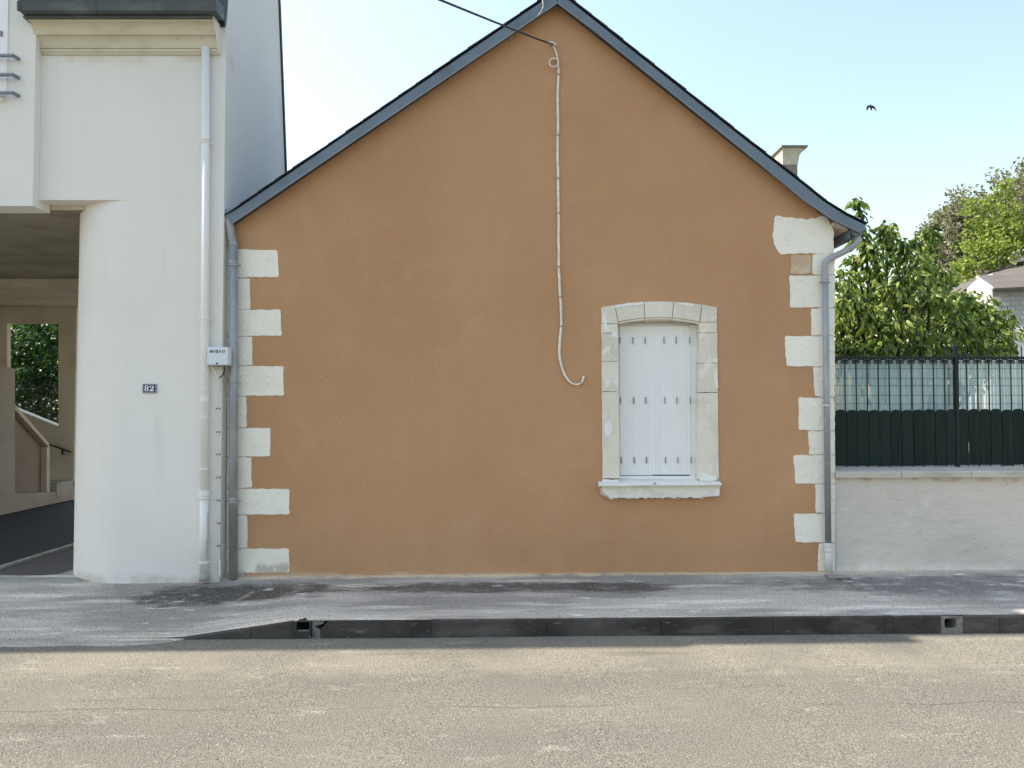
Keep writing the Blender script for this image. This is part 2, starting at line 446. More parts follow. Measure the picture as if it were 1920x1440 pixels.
M['road'] = material('worn_tarmac', (0.188, 0.178, 0.151), 0.95, spec=0.1,
    layers=[dict(col=(0.152, 0.146, 0.129), scale=0.55, lo=0.38, hi=0.7, fac=0.8, stretch=(0.5, 1.6, 1)),
            dict(col=(0.232, 0.216, 0.173), scale=0.9, lo=0.5, hi=0.75, fac=0.6, stretch=(0.6, 1.8, 1)),
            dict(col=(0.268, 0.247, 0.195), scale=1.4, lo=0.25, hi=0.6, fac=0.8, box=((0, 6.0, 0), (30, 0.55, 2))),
            dict(col=(0.042, 0.040, 0.037), scale=120, lo=0.51, hi=0.63, fac=0.8, detail=3),
            dict(col=(0.392, 0.378, 0.322), scale=115, lo=0.57, hi=0.66, fac=0.8, detail=3),
            dict(col=(0.090, 0.079, 0.058), scale=1.2, lo=0.60, hi=0.72, fac=0.4, stretch=(0.35, 2.2, 1), detail=6),
            dict(col=(0.475, 0.470, 0.417), scale=2.3, lo=0.56, hi=0.72, fac=0.75, stretch=(0.8, 2.2, 1), detail=8, r=0.72, mod=(75, 0.40, 0.62)),
            dict(col=(0.036, 0.033, 0.029), scale=1.3, lo=0.42, hi=0.56, fac=0.5, stretch=(0.7, 1, 1), line=(4.88, 0.009))],
    bumps=[(95, 0.010), (30, 0.006)])
M['sidewalk'] = material('dusty_asphalt_pavement', (0.559, 0.510, 0.446), 0.95, spec=0.1,
    layers=[dict(col=(0.293, 0.275, 0.249), scale=0.9, lo=0.42, hi=0.62, fac=0.9, stretch=(0.5, 2.0, 1), detail=6),
            dict(col=(0.839, 0.749, 0.624), scale=1.7, lo=0.52, hi=0.68, fac=0.8, stretch=(0.35, 3.0, 1), detail=6),
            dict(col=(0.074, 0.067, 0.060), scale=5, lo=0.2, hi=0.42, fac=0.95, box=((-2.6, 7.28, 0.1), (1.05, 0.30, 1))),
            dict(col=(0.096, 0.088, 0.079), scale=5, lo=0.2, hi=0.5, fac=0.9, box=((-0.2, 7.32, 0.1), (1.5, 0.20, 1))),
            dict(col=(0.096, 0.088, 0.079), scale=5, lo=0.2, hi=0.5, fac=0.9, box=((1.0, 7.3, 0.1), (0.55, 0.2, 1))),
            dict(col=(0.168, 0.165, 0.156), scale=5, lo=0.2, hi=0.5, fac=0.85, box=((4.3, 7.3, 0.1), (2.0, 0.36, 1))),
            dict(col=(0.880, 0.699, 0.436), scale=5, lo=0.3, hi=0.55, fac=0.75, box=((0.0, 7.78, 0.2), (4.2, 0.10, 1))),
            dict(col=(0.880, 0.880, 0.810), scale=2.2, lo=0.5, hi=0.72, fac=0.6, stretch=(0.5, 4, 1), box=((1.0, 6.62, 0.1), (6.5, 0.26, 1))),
            dict(col=(0.099, 0.088, 0.076), scale=70, lo=0.54, hi=0.66, fac=0.7, detail=3),
            dict(col=(0.823, 0.734, 0.598), scale=80, lo=0.58, hi=0.68, fac=0.5, detail=3),
            dict(col=(0.880, 0.880, 0.854), scale=7, lo=0.67, hi=0.70, fac=0.8, stretch=(0.35, 2.2, 1), detail=3)],
    bumps=[(100, 0.009), (20, 0.010)])
M['kerb'] = material('dark_kerb_stone', (0.076, 0.067, 0.061), 0.9, spec=0.15, objvar=0.18,
    layers=[dict(col=(0.042, 0.038, 0.035), scale=2.2, lo=0.4, hi=0.65, fac=0.9, detail=6), dict(col=(0.133, 0.118, 0.104), scale=5, lo=0.52, hi=0.7, fac=0.7, stretch=(0.5, 1, 1.4), detail=7),
            dict(col=(0.254, 0.230, 0.204), scale=24, lo=0.64, hi=0.72, fac=0.55, stretch=(0.4, 1, 1.6))], bumps=[(60, 0.006), (9, 0.014)])
M['kerb_pale'] = material('pale_kerb_block', (0.22, 0.205, 0.185), 0.9, layers=[dict(col=(0.11, 0.105, 0.10), scale=14, lo=0.45, hi=0.65)], bumps=[(50, 0.005)])
M['threshold'] = material('threshold_concrete', (0.36, 0.34, 0.30), 0.95, layers=[dict(col=(0.24, 0.225, 0.19), scale=7, lo=0.45, hi=0.7)], bumps=[(50, 0.006)])
M['ramp'] = material('passage_asphalt', (0.032, 0.032, 0.036), 0.9, layers=[dict(col=(0.055, 0.052, 0.052), scale=100, lo=0.55, hi=0.7)], bumps=[(90, 0.006)])
M['paver'] = material('reddish_asphalt', (0.115, 0.095, 0.09), 0.92, layers=[dict(col=(0.08, 0.068, 0.065), scale=90, lo=0.5, hi=0.65)], bumps=[(90, 0.006)])
M['earth'] = material('garden_soil', (0.11, 0.10, 0.06), 1.0, layers=[dict(col=(0.05, 0.08, 0.025), scale=1.5, lo=0.45, hi=0.6)])
M['bark'] = material('bark', (0.085, 0.07, 0.055), 0.95, layers=[dict(col=(0.04, 0.033, 0.027), scale=12, lo=0.4, hi=0.65, stretch=(1, 1, 0.3))], bumps=[(30, 0.01)])
M['far_white'] = material('white_gable_paint', (0.78, 0.77, 0.73), 0.9)
M['far_slate'] = material('pale_slate_hanging', (0.44, 0.43, 0.42), 0.8, objvar=0.10, layers=[dict(col=(0.52, 0.51, 0.50), scale=3, lo=0.5, hi=0.7)])
M['far_roof'] = material('brownish_slate_roof', (0.135, 0.124, 0.115), 0.85, objvar=0.10, layers=[dict(col=(0.11, 0.095, 0.085), scale=1.2, lo=0.4, hi=0.65)])
M['chimney'] = material('chimney_render', (0.62, 0.57, 0.47), 0.9, layers=[dict(col=(0.5, 0.45, 0.36), scale=4, lo=0.4, hi=0.7)], bumps=[(40, 0.004)])
M['chimney_brick'] = material('grey_chimney_shaft', (0.26, 0.235, 0.215), 0.9, layers=[dict(col=(0.17, 0.155, 0.145), scale=9, lo=0.45, hi=0.65, stretch=(0.5, 0.5, 2))], bumps=[(30, 0.006)])
M['bird'] = material('bird_plumage', (0.02, 0.018, 0.022), 0.7)
M['bird_white'] = material('bird_rump', (0.7, 0.66, 0.66), 0.8)
M['cherry'] = leafmat('cherry_leaf', (0.030, 0.07, 0.012), (0.15, 0.23, 0.03), (0.44, 0.50, 0.14), 0.5, 0.33)
M['chestnut'] = leafmat('chestnut_leaf', (0.11, 0.12, 0.06), (0.21, 0.22, 0.12), (0.38, 0.37, 0.24), 0.45)
M['blossom'] = leafmat('chestnut_blossom', (0.52, 0.48, 0.36), (0.60, 0.56, 0.44), (0.46, 0.40, 0.30), 0.3)
M['bright'] = leafmat('bright_leaf', (0.12, 0.18, 0.025), (0.25, 0.33, 0.05), (0.42, 0.48, 0.13), 0.45)
M['maple'] = leafmat('maple_leaf', (0.010, 0.035, 0.006), (0.022, 0.065, 0.010), (0.07, 0.15, 0.02), 0.45)
M['laurel'] = leafmat('laurel_leaf', (0.007, 0.016, 0.006), (0.014, 0.028, 0.010), (0.035, 0.055, 0.018), 0.2)

# ------------------------------------------------------------------ setting: ground, road, kerb, pavement, passage floor
SL = 0.0080                       # the street climbs gently to the right
YW = 7.80                         # gable wall plane
YL = 7.66                         # front of the white building
YK = 6.36                         # kerb face
def kerb_h(x):
    if x >= -1.78: return 0.142
    if x <= -2.72: return 0.006
    t = (x + 2.72) / 0.94
    return 0.006 + 0.136 * t
def pave_z(x, y):
    t = min(max((y - YK) / (YW - YK), 0), 1.25)
    zk = kerb_h(x) + SL * x
    zw = 0.205 + SL * x
    if x < -2.2: zw -= 0.02 * min(1, (-2.2 - x) / 1.5)
    bl = t ** (0.75 if x < -1.6 else 1.0)
    return zk + (zw - zk) * bl + 0.006 * mnoise.noise(Vector((x * 1.5, y * 2.5, 0))) + 0.002 * mnoise.noise(Vector((x * 8, y * 8, 2)))
def sheet(name, x0, x1, y0, y1, nx, ny, zf, mat):
    v = []; f = []
    for j in range(ny + 1):
        for i in range(nx + 1):
            x = x0 + (x1 - x0) * i / nx; y = y0 + (y1 - y0) * j / ny
            v.append((x, y, zf(x, y)))
    for j in range(ny):
        for i in range(nx):
            a = j * (nx + 1) + i
            f.append((a, a + 1, a + nx + 2, a + nx + 1))
    return mesh(name, v, f, mat, smooth=True)
tag(mesh('ground', [(-400, -400, -0.6), (400, -400, -0.6), (400, 900, -0.6), (-400, 900, -0.6)], [(0, 1, 2, 3)], M['earth']), kind='structure')
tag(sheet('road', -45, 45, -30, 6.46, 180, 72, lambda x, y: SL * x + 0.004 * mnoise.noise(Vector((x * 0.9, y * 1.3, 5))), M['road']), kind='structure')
tag(sheet('pavement', -45, 45, YK + 0.016, 7.95, 540, 16, pave_z, M['sidewalk']), kind='structure')
# shallow gutter edge of the dropped crossing, flush with the road
def drive_z(x, y):
    t = (y - 6.05) / (YK + 0.06 - 6.05)
    e = min(1.0, max(0.0, (-2.5 - x) / 0.35))
    return SL * x + (-0.010 + 0.022 * t) - 0.02 * (1 - e) + 0.003 * mnoise.noise(Vector((x * 3, y * 4, 1)))
tag(sheet('dropped_crossing', -45, -2.4, 6.05, YK + 0.06, 240, 6, drive_z, M['sidewalk']), kind='structure')
tag(sheet('passage_floor', -9.4, -5.52, 7.93, 34, 8, 20, lambda x, y: 0.125 + 0.004 * (y - 8), M['ramp']), kind='structure')
tag(sheet('passage_footway', -5.44, -4.0, 7.93, 16, 6, 10, lambda x, y: 0.150 + 0.002 * (y - 8), M['paver']), kind='structure')
mb = MB(); mb.box(-5.52, -5.44, 7.93, 16, 0.0, 0.175)
tag(mb.build('passage_edging', M['threshold'], bev=0.01), kind='structure')
tag(mesh('garden_ground', [(3.3, 8.3, 0.3), (60, 8.3, 0.3), (60, 60, 0.3), (3.3, 60, 0.3)], [(0, 1, 2, 3)], M['earth']), kind='structure')

# kerb with its stones
kerb = mesh('kerb', [(-2.7, YK + 0.012, -0.1), (45, YK + 0.012, -0.1), (45, YK + 0.14, -0.1), (-2.7, YK + 0.14, -0.1),
                     (-2.7, YK + 0.012, -0.05 - 0.02), (45, YK + 0.012, 0.36), (45, YK + 0.14, 0.30), (-2.7, YK + 0.14, -0.07)],
            [(0, 3, 2, 1), (4, 5, 6, 7), (0, 1, 5, 4), (1, 2, 6, 5), (2, 3, 7, 6), (3, 0, 4, 7)], M['kerb_joint'])
tag(kerb, kind='structure')
def kx(px): return U(px, 1180, YK).x
joints = [595, 808, 1025, 1240, 1450, 1660]
while joints[-1] < 3400: joints.append(joints[-1] + 214)
def kerb_stone(x0, x1, mat='kerb', d=0.13, name='kerb_stone', yoff=0.0, n=8, top=0.0):
    ra, rb = [], []
    v = []; f = []
    for i in range(n + 1):
        x = x0 + (x1 - x0) * i / n
        zt = kerb_h(x) + SL * x + 0.003 + top
        w = 0.004 * mnoise.noise(Vector((x * 6, 0, 3))); w2 = 0.002 * mnoise.noise(Vector((x * 9, 7, 3)))
        zb = SL * x - 0.06
        v += [(x, YK + yoff + w, zb), (x, YK + yoff + w, max(zt - 0.012, zb + .03)), (x, YK + yoff + 0.012, zt + w2), (x, YK + d, zt - 0.02), (x, YK + d, zb)]
    for i in range(n):
        for k in range(5):
            f.append((i * 5 + k, i * 5 + (k + 1) % 5, i * 5 + 5 + (k + 1) % 5, i * 5 + 5 + k))
    f.append((4, 3, 2, 1, 0)); f.append(tuple(n * 5 + k for k in range(5)))
    return mesh(name, v, f, M[mat], kerb)
g = 0.0018
kerb_stone(kx(345), kx(470) - g, n=6); kerb_stone(kx(470) + g, kx(549) - g, n=6)
def drain(x0, x1, pxh0, pxh1, pyt, pyb, mat, nm='drain_block'):
    zt = kerb_h(x1) + SL * x1 - 0.006; zb = SL * x0 - 0.06
    hx0, hx1 = kx(pxh0), kx(pxh1)
    hz0, hz1 = U(pxh0, pyb, YK).z, U(pxh0, pyt, YK).z
    hole = round_poly([(hx0, hz0), (hx1, hz0), (hx1, hz1), (hx0, hz1)], 0.02)
    b = MB(); b.prism([(x0, zb), (x1, zb), (x1, zt), (x0, zt)], YK - 0.002, YK + 0.13, holes=[hole])
    o = b.build(nm, M[mat], kerb, bev=0.003)
    c = MB(); c.box(hx0 - 0.03, hx1 + 0.03, YK + 0.1295, YK + 0.16, hz0 - 0.02, hz1 - 0.006)
    c.build('drain_back', M['dark'], o)
    return o, (hx0, hx1, hz0, hz1)
o, hb = drain(kx(549) + g * .5, kx(583) - g * .5, 556, 580, 1164, 1184, 'kerb')
cx, cz, rr = (hb[0] + hb[1]) / 2, (hb[2] + hb[3]) / 2 + 0.004, 0.043
MBp = MB()
MBp.tube([(cx, YK + 0.02, cz), (cx, YK + 0.128, cz)], rr, 20, cap=False)
MBp.build('drain_pipe', M['cable_black'], o, smooth=True)
MB().box(hb[0] + .005, hb[1] - .005, YK + 0.006, YK + 0.03, hb[2] - 0.004, hb[2] + 0.008).build('drain_lip', M['kerb_pale'], o)
# chipped stone beside the drain
xs0, xs1 = kx(583) + g, kx(600)
zt = kerb_h(xs0) + SL * xs0
chip = [(xs0, SL * xs0 - .06), (xs1, SL * xs1 - .06), (xs1, zt - 0.085), (xs0 + 0.02, zt - 0.05), (xs1 + 0.02, zt - 0.03), (xs1 + 0.03, zt - .006), (xs0, zt - .006)]
MB().prism(chip, YK + 0.022, YK + 0.13).build('kerb_chip', M['kerb_pale'], kerb, bev=0.004)
x1 = kx(808) - g
zz = SL * xs1
st = wobble([(xs1 + g, zz - .06), (x1, zz - .06), (x1, SL * x1 + .139), (xs1 + 0.06, zt - .004), (xs1 + 0.045, zt - 0.025), (xs1 + 0.012, zt - 0.055)], 0.05, 0.003)
MB().prism(st, YK, YK + 0.13).build('kerb_stone', M['kerb'], kerb, bev=0.006)
for i in range(1, len(joints) - 1):
    a, b = joints[i], joints[i + 1]
    if a < 1780 < b:
        kerb_stone(kx(a) + g, kx(1676) - g, n=2)
        kerb_stone(kx(1676) + g, kx(1765) - g)
        drain(kx(1765) + g * .4, kx(1806) - g * .4, 1771, 1794, 1160, 1178, 'kerb_pale')
        kerb_stone(kx(1806) + g, kx(b) - g)
    else:
        kerb_stone(kx(a) + g, kx(b) - g)
# threshold of the passage
ring = [(-80, 1092), (40, 1094), (120, 1094), (185, 1091), (222, 1090), (196, 1084), (160, 1077), (138, 1071), (112, 1079), (70, 1083), (20, 1082), (-80, 1077)]
zth = 0.135
pts = [UZ(a, b, zth) for a, b in ring]
MBt = MB(); MBt.loft([p + Vector((0, 0, 0.02)) for p in pts], [p + Vector((0, 0, -0.2)) for p in pts])
tag(MBt.build('passage_threshold', M['threshold'], bev=0.012), kind='structure')

# ------------------------------------------------------------------ the tan gable house
house = root('gable_house', (0.2, YW, 0.2), 'ochre tan rendered house gable with white quoins and one shuttered window', 'house')
def F(px, py): return xz(px, py, YW)
XL = U(416, 700, YL).x            # right corner of the white building = left end of the house
XR = U(1563.5, 700, YW).x
wall_out = [(XL + 0.004, -0.2), (XR, -0.2), (XR, F(1561, 428)[1]), F(1558, 404), F(1530, 377), F(1495, 350), F(1400, 277), F(1120, 50), F(1045, -8), F(840, 132), F(500, 366), F(434, 412), (XL + 0.004, F(430, 420)[1])]
def outer_y(px): return 565.5 + ((px - 1236) / 108.0) ** 2 * 11.0
def inner_y(px): return 595.0 + ((px - 1235.5) / 76.0) ** 2 * 8.5
hole = [F(1133, 912), F(1342, 912)] + [F(p, outer_y(p) + 4) for p in (1339, 1310, 1280, 1236, 1190, 1160, 1132)]
b = MB(); b.prism(wall_out, YW, YW + 0.35, holes=[hole])
b.build('wall', M['tan'], house)
MB().box(XR - 0.35, XR - 0.001, YW + 0.352, 17, -0.2, F(1561, 428)[1]).build('side_wall', M['white_wall'], house)
MB().box(XL + 0.02, XL + 0.35, YW + 0.352, 17, -0.2, F(430, 420)[1]).build('side_wall', M['white_wall'], house)
MB().box(XL + 0.02, XR, 17, 17.3, -0.2, 4.0).build('back_wall', M['white_wall'], house)
# roof
YV = 7.68
up_line = [(423, 404), (1045, -21), (1400, 261), (1492, 332), (1544, 374), (1583, 399), (1621, 418)]
lo_line = [(433, 420), (1045, 6), (1120, 62), (1400, 287), (1510, 377), (1562, 412), (1612, 437)]
upl = [xz(*p, YV) for p in up_line]
rp = upl + [(x, z - 0.10) for x, z in reversed(upl)]
MB().prism([(x, z - 0.006) for x, z in rp], YV + 0.035, 17.4).build('roof', M['slate'], house)
lv = [xz(425, 405, YV), xz(1044.6, -17, YV), xz(1044.6, 6, YV), xz(433, 420, YV)]
MB().prism(lv, YV, YV + 0.03).build('verge_board', M['verge'], house, bev=0.003)
rv = [xz(*p, YV) for p in [(1045.4, -17), (1400, 264), (1492, 335), (1544, 377), (1583, 402), (1621, 421), (1626, 429), (1612, 437), (1562, 412), (1510, 377), (1400, 287), (1120, 62), (1045.4, 6)]]
MB().prism(rv, YV, YV + 0.03).build('verge_board', M['verge'], house, bev=0.003)
# folded lower lip of the verge
for ln in ([(434, 419.6), (1044.6, 5.4)], [(1045.4, 5.4), (1120, 61.4), (1400, 286.4), (1510, 376.4), (1562, 411.4), (1611, 435)]):
    MB().tube([U(*p, YV - 0.004) for p in ln], 0.006, 6).build('verge_lip', M['zinc'], house)
# slates showing along the verge edge
def slates(line):
    pts = [Vector((x, 0, z)) for x, z in [xz(*p, YV) for p in line]]
    segs = []
    for a, c in zip(pts[:-1], pts[1:]):
        L = (c - a).length; n = max(1, round(L / 0.21))
        for k in range(n): segs.append((a.lerp(c, k / n), (c - a).normalized(), L / n))
    for p, d, L in segs:
        up = Vector((-d.z, 0, d.x))
        if up.z < 0: up = -up
        low = p if d.z > 0 else p + d * L
        dd = d if d.z > 0 else -d
        t = 0.005 + random.uniform(0, 0.002)
        a = low - dd * 0.03 + up * (0.007 + random.uniform(0, 0.003)); c = low + dd * L * 1.1 + up * 0.002
        rg = [a, c, c + up * t, a + up * t]
        y0 = YV - 0.014 + random.uniform(-0.006, 0.006)
        MB().loft([Vector((q.x, y0, q.z)) for q in rg], [Vector((q.x, y0 + 0.3, q.z)) for q in rg]).build('slate', M['slate'], house)
slates(up_line[:2]); slates(up_line[1:])
MB().tube([(upl[1][0], YV - 0.01, upl[1][1] + 0.02), (upl[1][0], 17.4, upl[1][1] + 0.02)], 0.05, 10).build('ridge_cap', M['verge'], house, smooth=True)
# right eaves: soffit, fascia and gutter running back
ex, ez = xz(1612, 436, YV)
MB().prism([(XR - 0.01, F(1561, 428)[1] + 0.02), (ex - 0.10, ez - 0.02 + 0.05), (ex - 0.10, ez + 0.065), (XR - 0.01, F(1561, 428)[1] + 0.05)], YV + 0.05, 17.2).build('soffit', M['soffit_board'], house)
gp = []
gc = Vector((ex - 0.005, 0, ez + 0.035))
prof = [(gc.x + 0.07 * math.cos(a), gc.z + 0.07 * math.sin(a)) for a in [math.pi + math.pi * k / 10 for k in range(11)]]
prof2 = [(gc.x + 0.064 * math.cos(a), gc.z + 0.064 * math.sin(a)) for a in [2 * math.pi - math.pi * k / 10 for k in range(11)]]
MB().prism(prof + prof2, YV + 0.032, 17.2).build('gutter', M['verge'], house, smooth=False)
MB().prism(prof, YV + 0.0305, YV + 0.04).build('gutter_end', M['verge'], house)
MB().box(ex - 0.09, ex - 0.072, YV + 0.05, 17.2, ez - 0.05, ez + 0.07).build('fascia', M['verge'], house)
# valley flashing beside the white building
MB().loft([U(419, 392, YV + 0.02), U(456, 386, YV + 0.05), U(430, 407, YV), U(421, 407, YV)],
          [U(419, 392, YV + 0.02) + Vector((0, 0.4, 0.02)), U(456, 386, YV + 0.05) + Vector((0, 0.4, 0.02)), U(430, 407, YV) + Vector((0, 0.4, 0.02)), U(421, 407, YV) + Vector((0, 0.4, 0.02))]).build('flashing', M['zinc'], house)

# quoins
YQ = YW - 0.006
qs = [0]
def quoin(pl, keepx=None, mat='quoin', nm='quoin_stone', rad=0.018, amp=0.006):
    qs[0] += 1.7
    pl = [F(*p) for p in pl]
    # joints of 3 mm between courses
    xm = sum(p[0] for p in pl) / len(pl)
    pl = round_poly(pl, rad)
    pl = wobble(pl, 0.02, amp, qs[0], keep=lambda x, z: abs(x - xm) > 10 or (keepx is not None and keepx(x)))
    b = MB(); b.prism(pl, YQ - random.uniform(0, 0.003), YW + 0.05)
    return b.build(nm, M[mat], house, bev=0.0025, seg=1)
xl = 426.5
left = [(466, 520, 522), (522, 580, 468), (580, 630, 527), (631, 685, 474), (686, 742, 533), (743, 801, 463), (802, 856, 508), (857, 915, 473), (916, 965, 544), (966, 1027, 464), (1028, 1074, 543)]
for i, (t, bt, xr) in enumerate(left):
    if i % 2 == 0:
        quoin([(xl, t + .7), (xr - 1, t + .7 + (3 if i == 0 else 0)), (xr + random.uniform(-1, 2), bt - .5), (xl, bt - .3)])
    else:
        quoin([(xl, t + .3), (xr + random.uniform(-2, 1), t + .6), (xr + random.uniform(-1, 2), bt - .6), (xl, bt - .3)], rad=0.006)
right = [(403, 475, 1449), (476, 515, 1521), (516, 577, 1481), (578, 629, 1522), (630, 687, 1472), (688, 744, 1526), (745, 807, 1498), (808, 852, 1517), (853, 907, 1489), (908, 962, 1530), (963, 1017, 1489), (1018, 1071, 1534)]
for i, (t, bt, x0) in enumerate(right):
    xr0 = 960 + (XR + 0.003) * FPX / YW
    if i == 0:
        quoin([(1454, 404), (1484, 408), (1512, 411), (1530, 409), (1547, 405), (1556, 416), (xr0 - 2, 436), (xr0 - 2, 476), (1500, 475), (1462, 477), (1456, 470), (1447, 440)], amp=0.012)
    elif i % 2 == 0:
        quoin([(x0 - 1, t + .6), (xr0, t + .3), (xr0, bt - .3), (x0 + random.uniform(-1, 3), bt - .5)], amp=0.008)
    else:
        quoin([(x0 + random.uniform(-2, 2), t + .6), (xr0, t + .3), (xr0, bt - .3), (x0 + random.uniform(-2, 2), bt - .6)], rad=0.006, amp=0.008)
quoin([(1482, 479), (1516, 477), (1520.5, 480), (1520.5, 511), (1516, 514), (1482, 513)], mat='pale_tan', nm='thin_render_patch', amp=0.01)
# bed behind the joints so that they read as joints, not as gaps
MB().box(XL + 0.006, F(462, 700)[0], YW - 0.003, YW + 0.02, 0.1, F(430, 467)[1]).build('joint_bed', M['joint'], house)
MB().box(F(1536, 700)[0], XR + 0.001, YW - 0.003, YW + 0.02, 0.1, F(1545, 470)[1]).build('joint_bed', M['joint'], house)

# ---- window
win = root('shuttered_window', (0, 0, 0), None, None)
del_props = None
win.location = Vector(U(1235, 905, YW)) - house.location
win.parent = house
YF, YB = YW - 0.014, YW + 0.19
def stone(front_px, name='surround_stone', back_px=None, wob=0.0035, mat='surround', yb=YB):
    fr = [F(*p) for p in front_px]
    bm_ = MB()
    if back_px is None:
        qs[0] += 1.3
        poly = wobble(fr, 0.03, wob, qs[0])
        bm_.prism(poly, YF - random.uniform(0, .003), yb)
    else:
        bm_.loft([(x, YF, z) for x, z in fr], [U(p[0], p[1], yb) for p in back_px])
    return bm_.build(name, M[mat], win, bev=0.004, seg=1)
jv = [((1152, 0), (1159, 604.5)), ((1207, 0), (1209, 0)), ((1263, 0), (1260, 0)), ((1316, 0), (1311, 602.5))]
shut_top = 611.0
def vous(j0, j1):
    (o0, _), (i0, _) = j0; (o1, _), (i1, _) = j1
    o0 += 0.5; i0 += 0.5; o1 -= 0.5; i1 -= 0.5
    top = [(o0 + (o1 - o0) * k / 6, outer_y(o0 + (o1 - o0) * k / 6)) for k in range(7)]
    bot = [(i1 + (i0 - i1) * k / 6, inner_y(i1 + (i0 - i1) * k / 6)) for k in range(7)]
    btop = [(960 + (p[0] - 960) * YW / YB, 768 + (p[1] - 768) * YW / YB) for p in top]
    bbot = [(960 + (p[0] - 960) * YW / YB, shut_top - 4) for p in bot]
    fr = [F(*p) for p in top + bot]
    bk = [U(*p, YB) for p in btop + bbot]
    b = MB(); b.loft([(x, YF, z) for x, z in fr], bk)
    # thin moulded fillet along the arris
    o = b.build('voussoir', M['surround'], win, bev=0.003, seg=1)
    fl = [U(i0 + (i1 - i0) * k / 6, inner_y(i0 + (i1 - i0) * k / 6) + 2.6, YF + 0.02) for k in range(7)]
    MB().tube(fl, 0.012, 6).build('arch_fillet', M['surround'], o)
for k in range(3):
    vous((jv[k][0], jv[k][1]), (jv[k + 1][0], jv[k + 1][1]))
stone([(1127, outer_y(1127)), (1151.5, outer_y(1151.5)), (1158.5, 604.5), (1158.5, 606.6), (1127.2, 606.6)], 'springer')
stone([(1316.5, outer_y(1316.5)), (1343.5, outer_y(1343.5)), (1343.6, 604), (1311.5, 604), (1311.5, 602.5)], 'springer')
lj = [607.4, 625, 678, 734, 897]
for a, c in zip(lj[:-1], lj[1:]):
    stone([(1127 + (a - 607) * .010, a + .4), (1158 + (a - 607) * .013, a + .4), (1158 + (c - 607) * .013, c - .4), (1127 + (c - 607) * .010, c - .4)], 'jamb_stone')
rj = [604.6, 624, 681, 736, 899]
for a, c in zip(rj[:-1], rj[1:]):
    stone([(1311 - (a - 604) * .006, a + .4), (1343.6 + (a - 604) * .012, a + .4), (1343.6 + (c - 604) * .012, c - .4), (1311 - (c - 604) * .006, c - .4)], 'jamb_stone')
# putty and plaster smears on the stones
def smear(pl, s):
    pl = wobble([F(*p) for p in pl], 0.008, 0.010, s)
    MB().prism(pl, YF - 0.0045, YF + 0.004).build('plaster_smear', M['enamel_putty'], win)
M['enamel_putty'] = material('white_filler', (0.80, 0.79, 0.76), 0.9, bumps=[(60, 0.004)])
smear([(1129, 590), (1134, 586), (1138, 606), (1142, 622), (1136, 624), (1131, 608)], 3)
smear([(1147, 625), (1156, 621), (1158, 634), (1150, 631), (1144, 632)], 5)
smear([(1136, 713), (1142, 710), (1144, 718), (1138, 726), (1135, 724)], 9)
smear([(1149, 714), (1156, 708), (1158, 719), (1152, 720)], 11)
smear([(1132, 795), (1144, 790), (1148, 806), (1138, 822), (1134, 812)], 13)
smear([(1191, 582), (1194, 577), (1196, 585), (1193, 588)], 17)
smear([(1152, 573), (1180, 568.5), (1206, 566.3), (1206, 571), (1180, 574), (1153, 578)], 21)
smear([(1268, 566.5), (1300, 570), (1300, 574.5), (1285, 573), (1268, 572)], 23)
smear([(1315, 884), (1330, 890), (1343, 893), (1343, 900), (1312, 901)], 25)
smear([(1129, 898), (1160, 899), (1160, 907), (1128, 907)], 27)
smear([(1338, 700), (1344, 690), (1345, 728), (1340, 724)], 29)
# sill
YS = YW - 0.10
sx0, sx1 = U(1123.5, 908, YS).x, U(1353, 908, YS).x
zl1, zl0 = U(1235, 906.5, YS).z, U(1235, 912.5, YS).z
zbk = U(1235, 897, YW + 0.12).z
b = MB()
n = 24
v = []; f = []
for i in range(n + 1):
    x = sx0 + (sx1 - sx0) * i / n
    w = 0.006 * mnoise.noise(Vector((x * 4, 3, 1))) + 0.008 * (0.5 - i / n)*-1
    nose = YS + 0.008 * mnoise.noise(Vector((x * 7, 1, 1)))
    v += [(x, nose + 0.01, zl0 + w), (x, nose, (zl0 + zl1) / 2 + w), (x, nose + 0.012, zl1 + w), (x, YW + 0.16, zbk + .01), (x, YW + 0.16, zl0 - 0.02), (x, YW - 0.03, zl0 - 0.004 + w)]
for i in range(n):
    for k in range(6):
        f.append((i * 6 + k, i * 6 + (k + 1) % 6, i * 6 + 6 + (k + 1) % 6, i * 6 + 6 + k))
f.append(tuple(range(5, -1, -1))); f.append(tuple(n * 6 + k for k in range(6)))
b.add(v, f); sill = b.build('sill', M['sill'], win)
fp = [(1128, 911), (1350, 911), (1349, 930), (1322, 931.5)]
xsx = 1322
while xsx > 1150:
    xsx -= random.uniform(3, 7)
    fp.append((xsx, 932.5 + (1322 - xsx) * 0.009 + random.uniform(-1.3, 1.5)))
fp += [(1146, 935), (1137, 928), (1130, 922)]
MB().prism([xz(*p, YW - 0.055) for p in fp], YW - 0.055, YW + 0.05).build('sill_front', M['sill'], sill, bev=0.004, seg=1)
rg = [(1123, 914), (1128, 914), (1131, 923), (1139, 929.5), (1150, 934)]
xsx = 1150
while xsx < 1325:
    xsx += random.uniform(3, 6); rg.append((xsx, 933 - (xsx - 1150) * 0.006 + random.uniform(0, 1)))
low = []
while xsx > 1150:
    low.append((xsx, 935 - (xsx - 1150) * 0.011 + random.uniform(-1.8, 2.2))); xsx -= random.uniform(3, 6)
rg += low + [(1147, 938), (1138, 934), (1126, 926)]
MB().prism([xz(*p, YW - 0.03) for p in rg], YW - 0.03, YW + 0.04).build('broken_edge', M['broken'], sill, bev=0.003, seg=1)
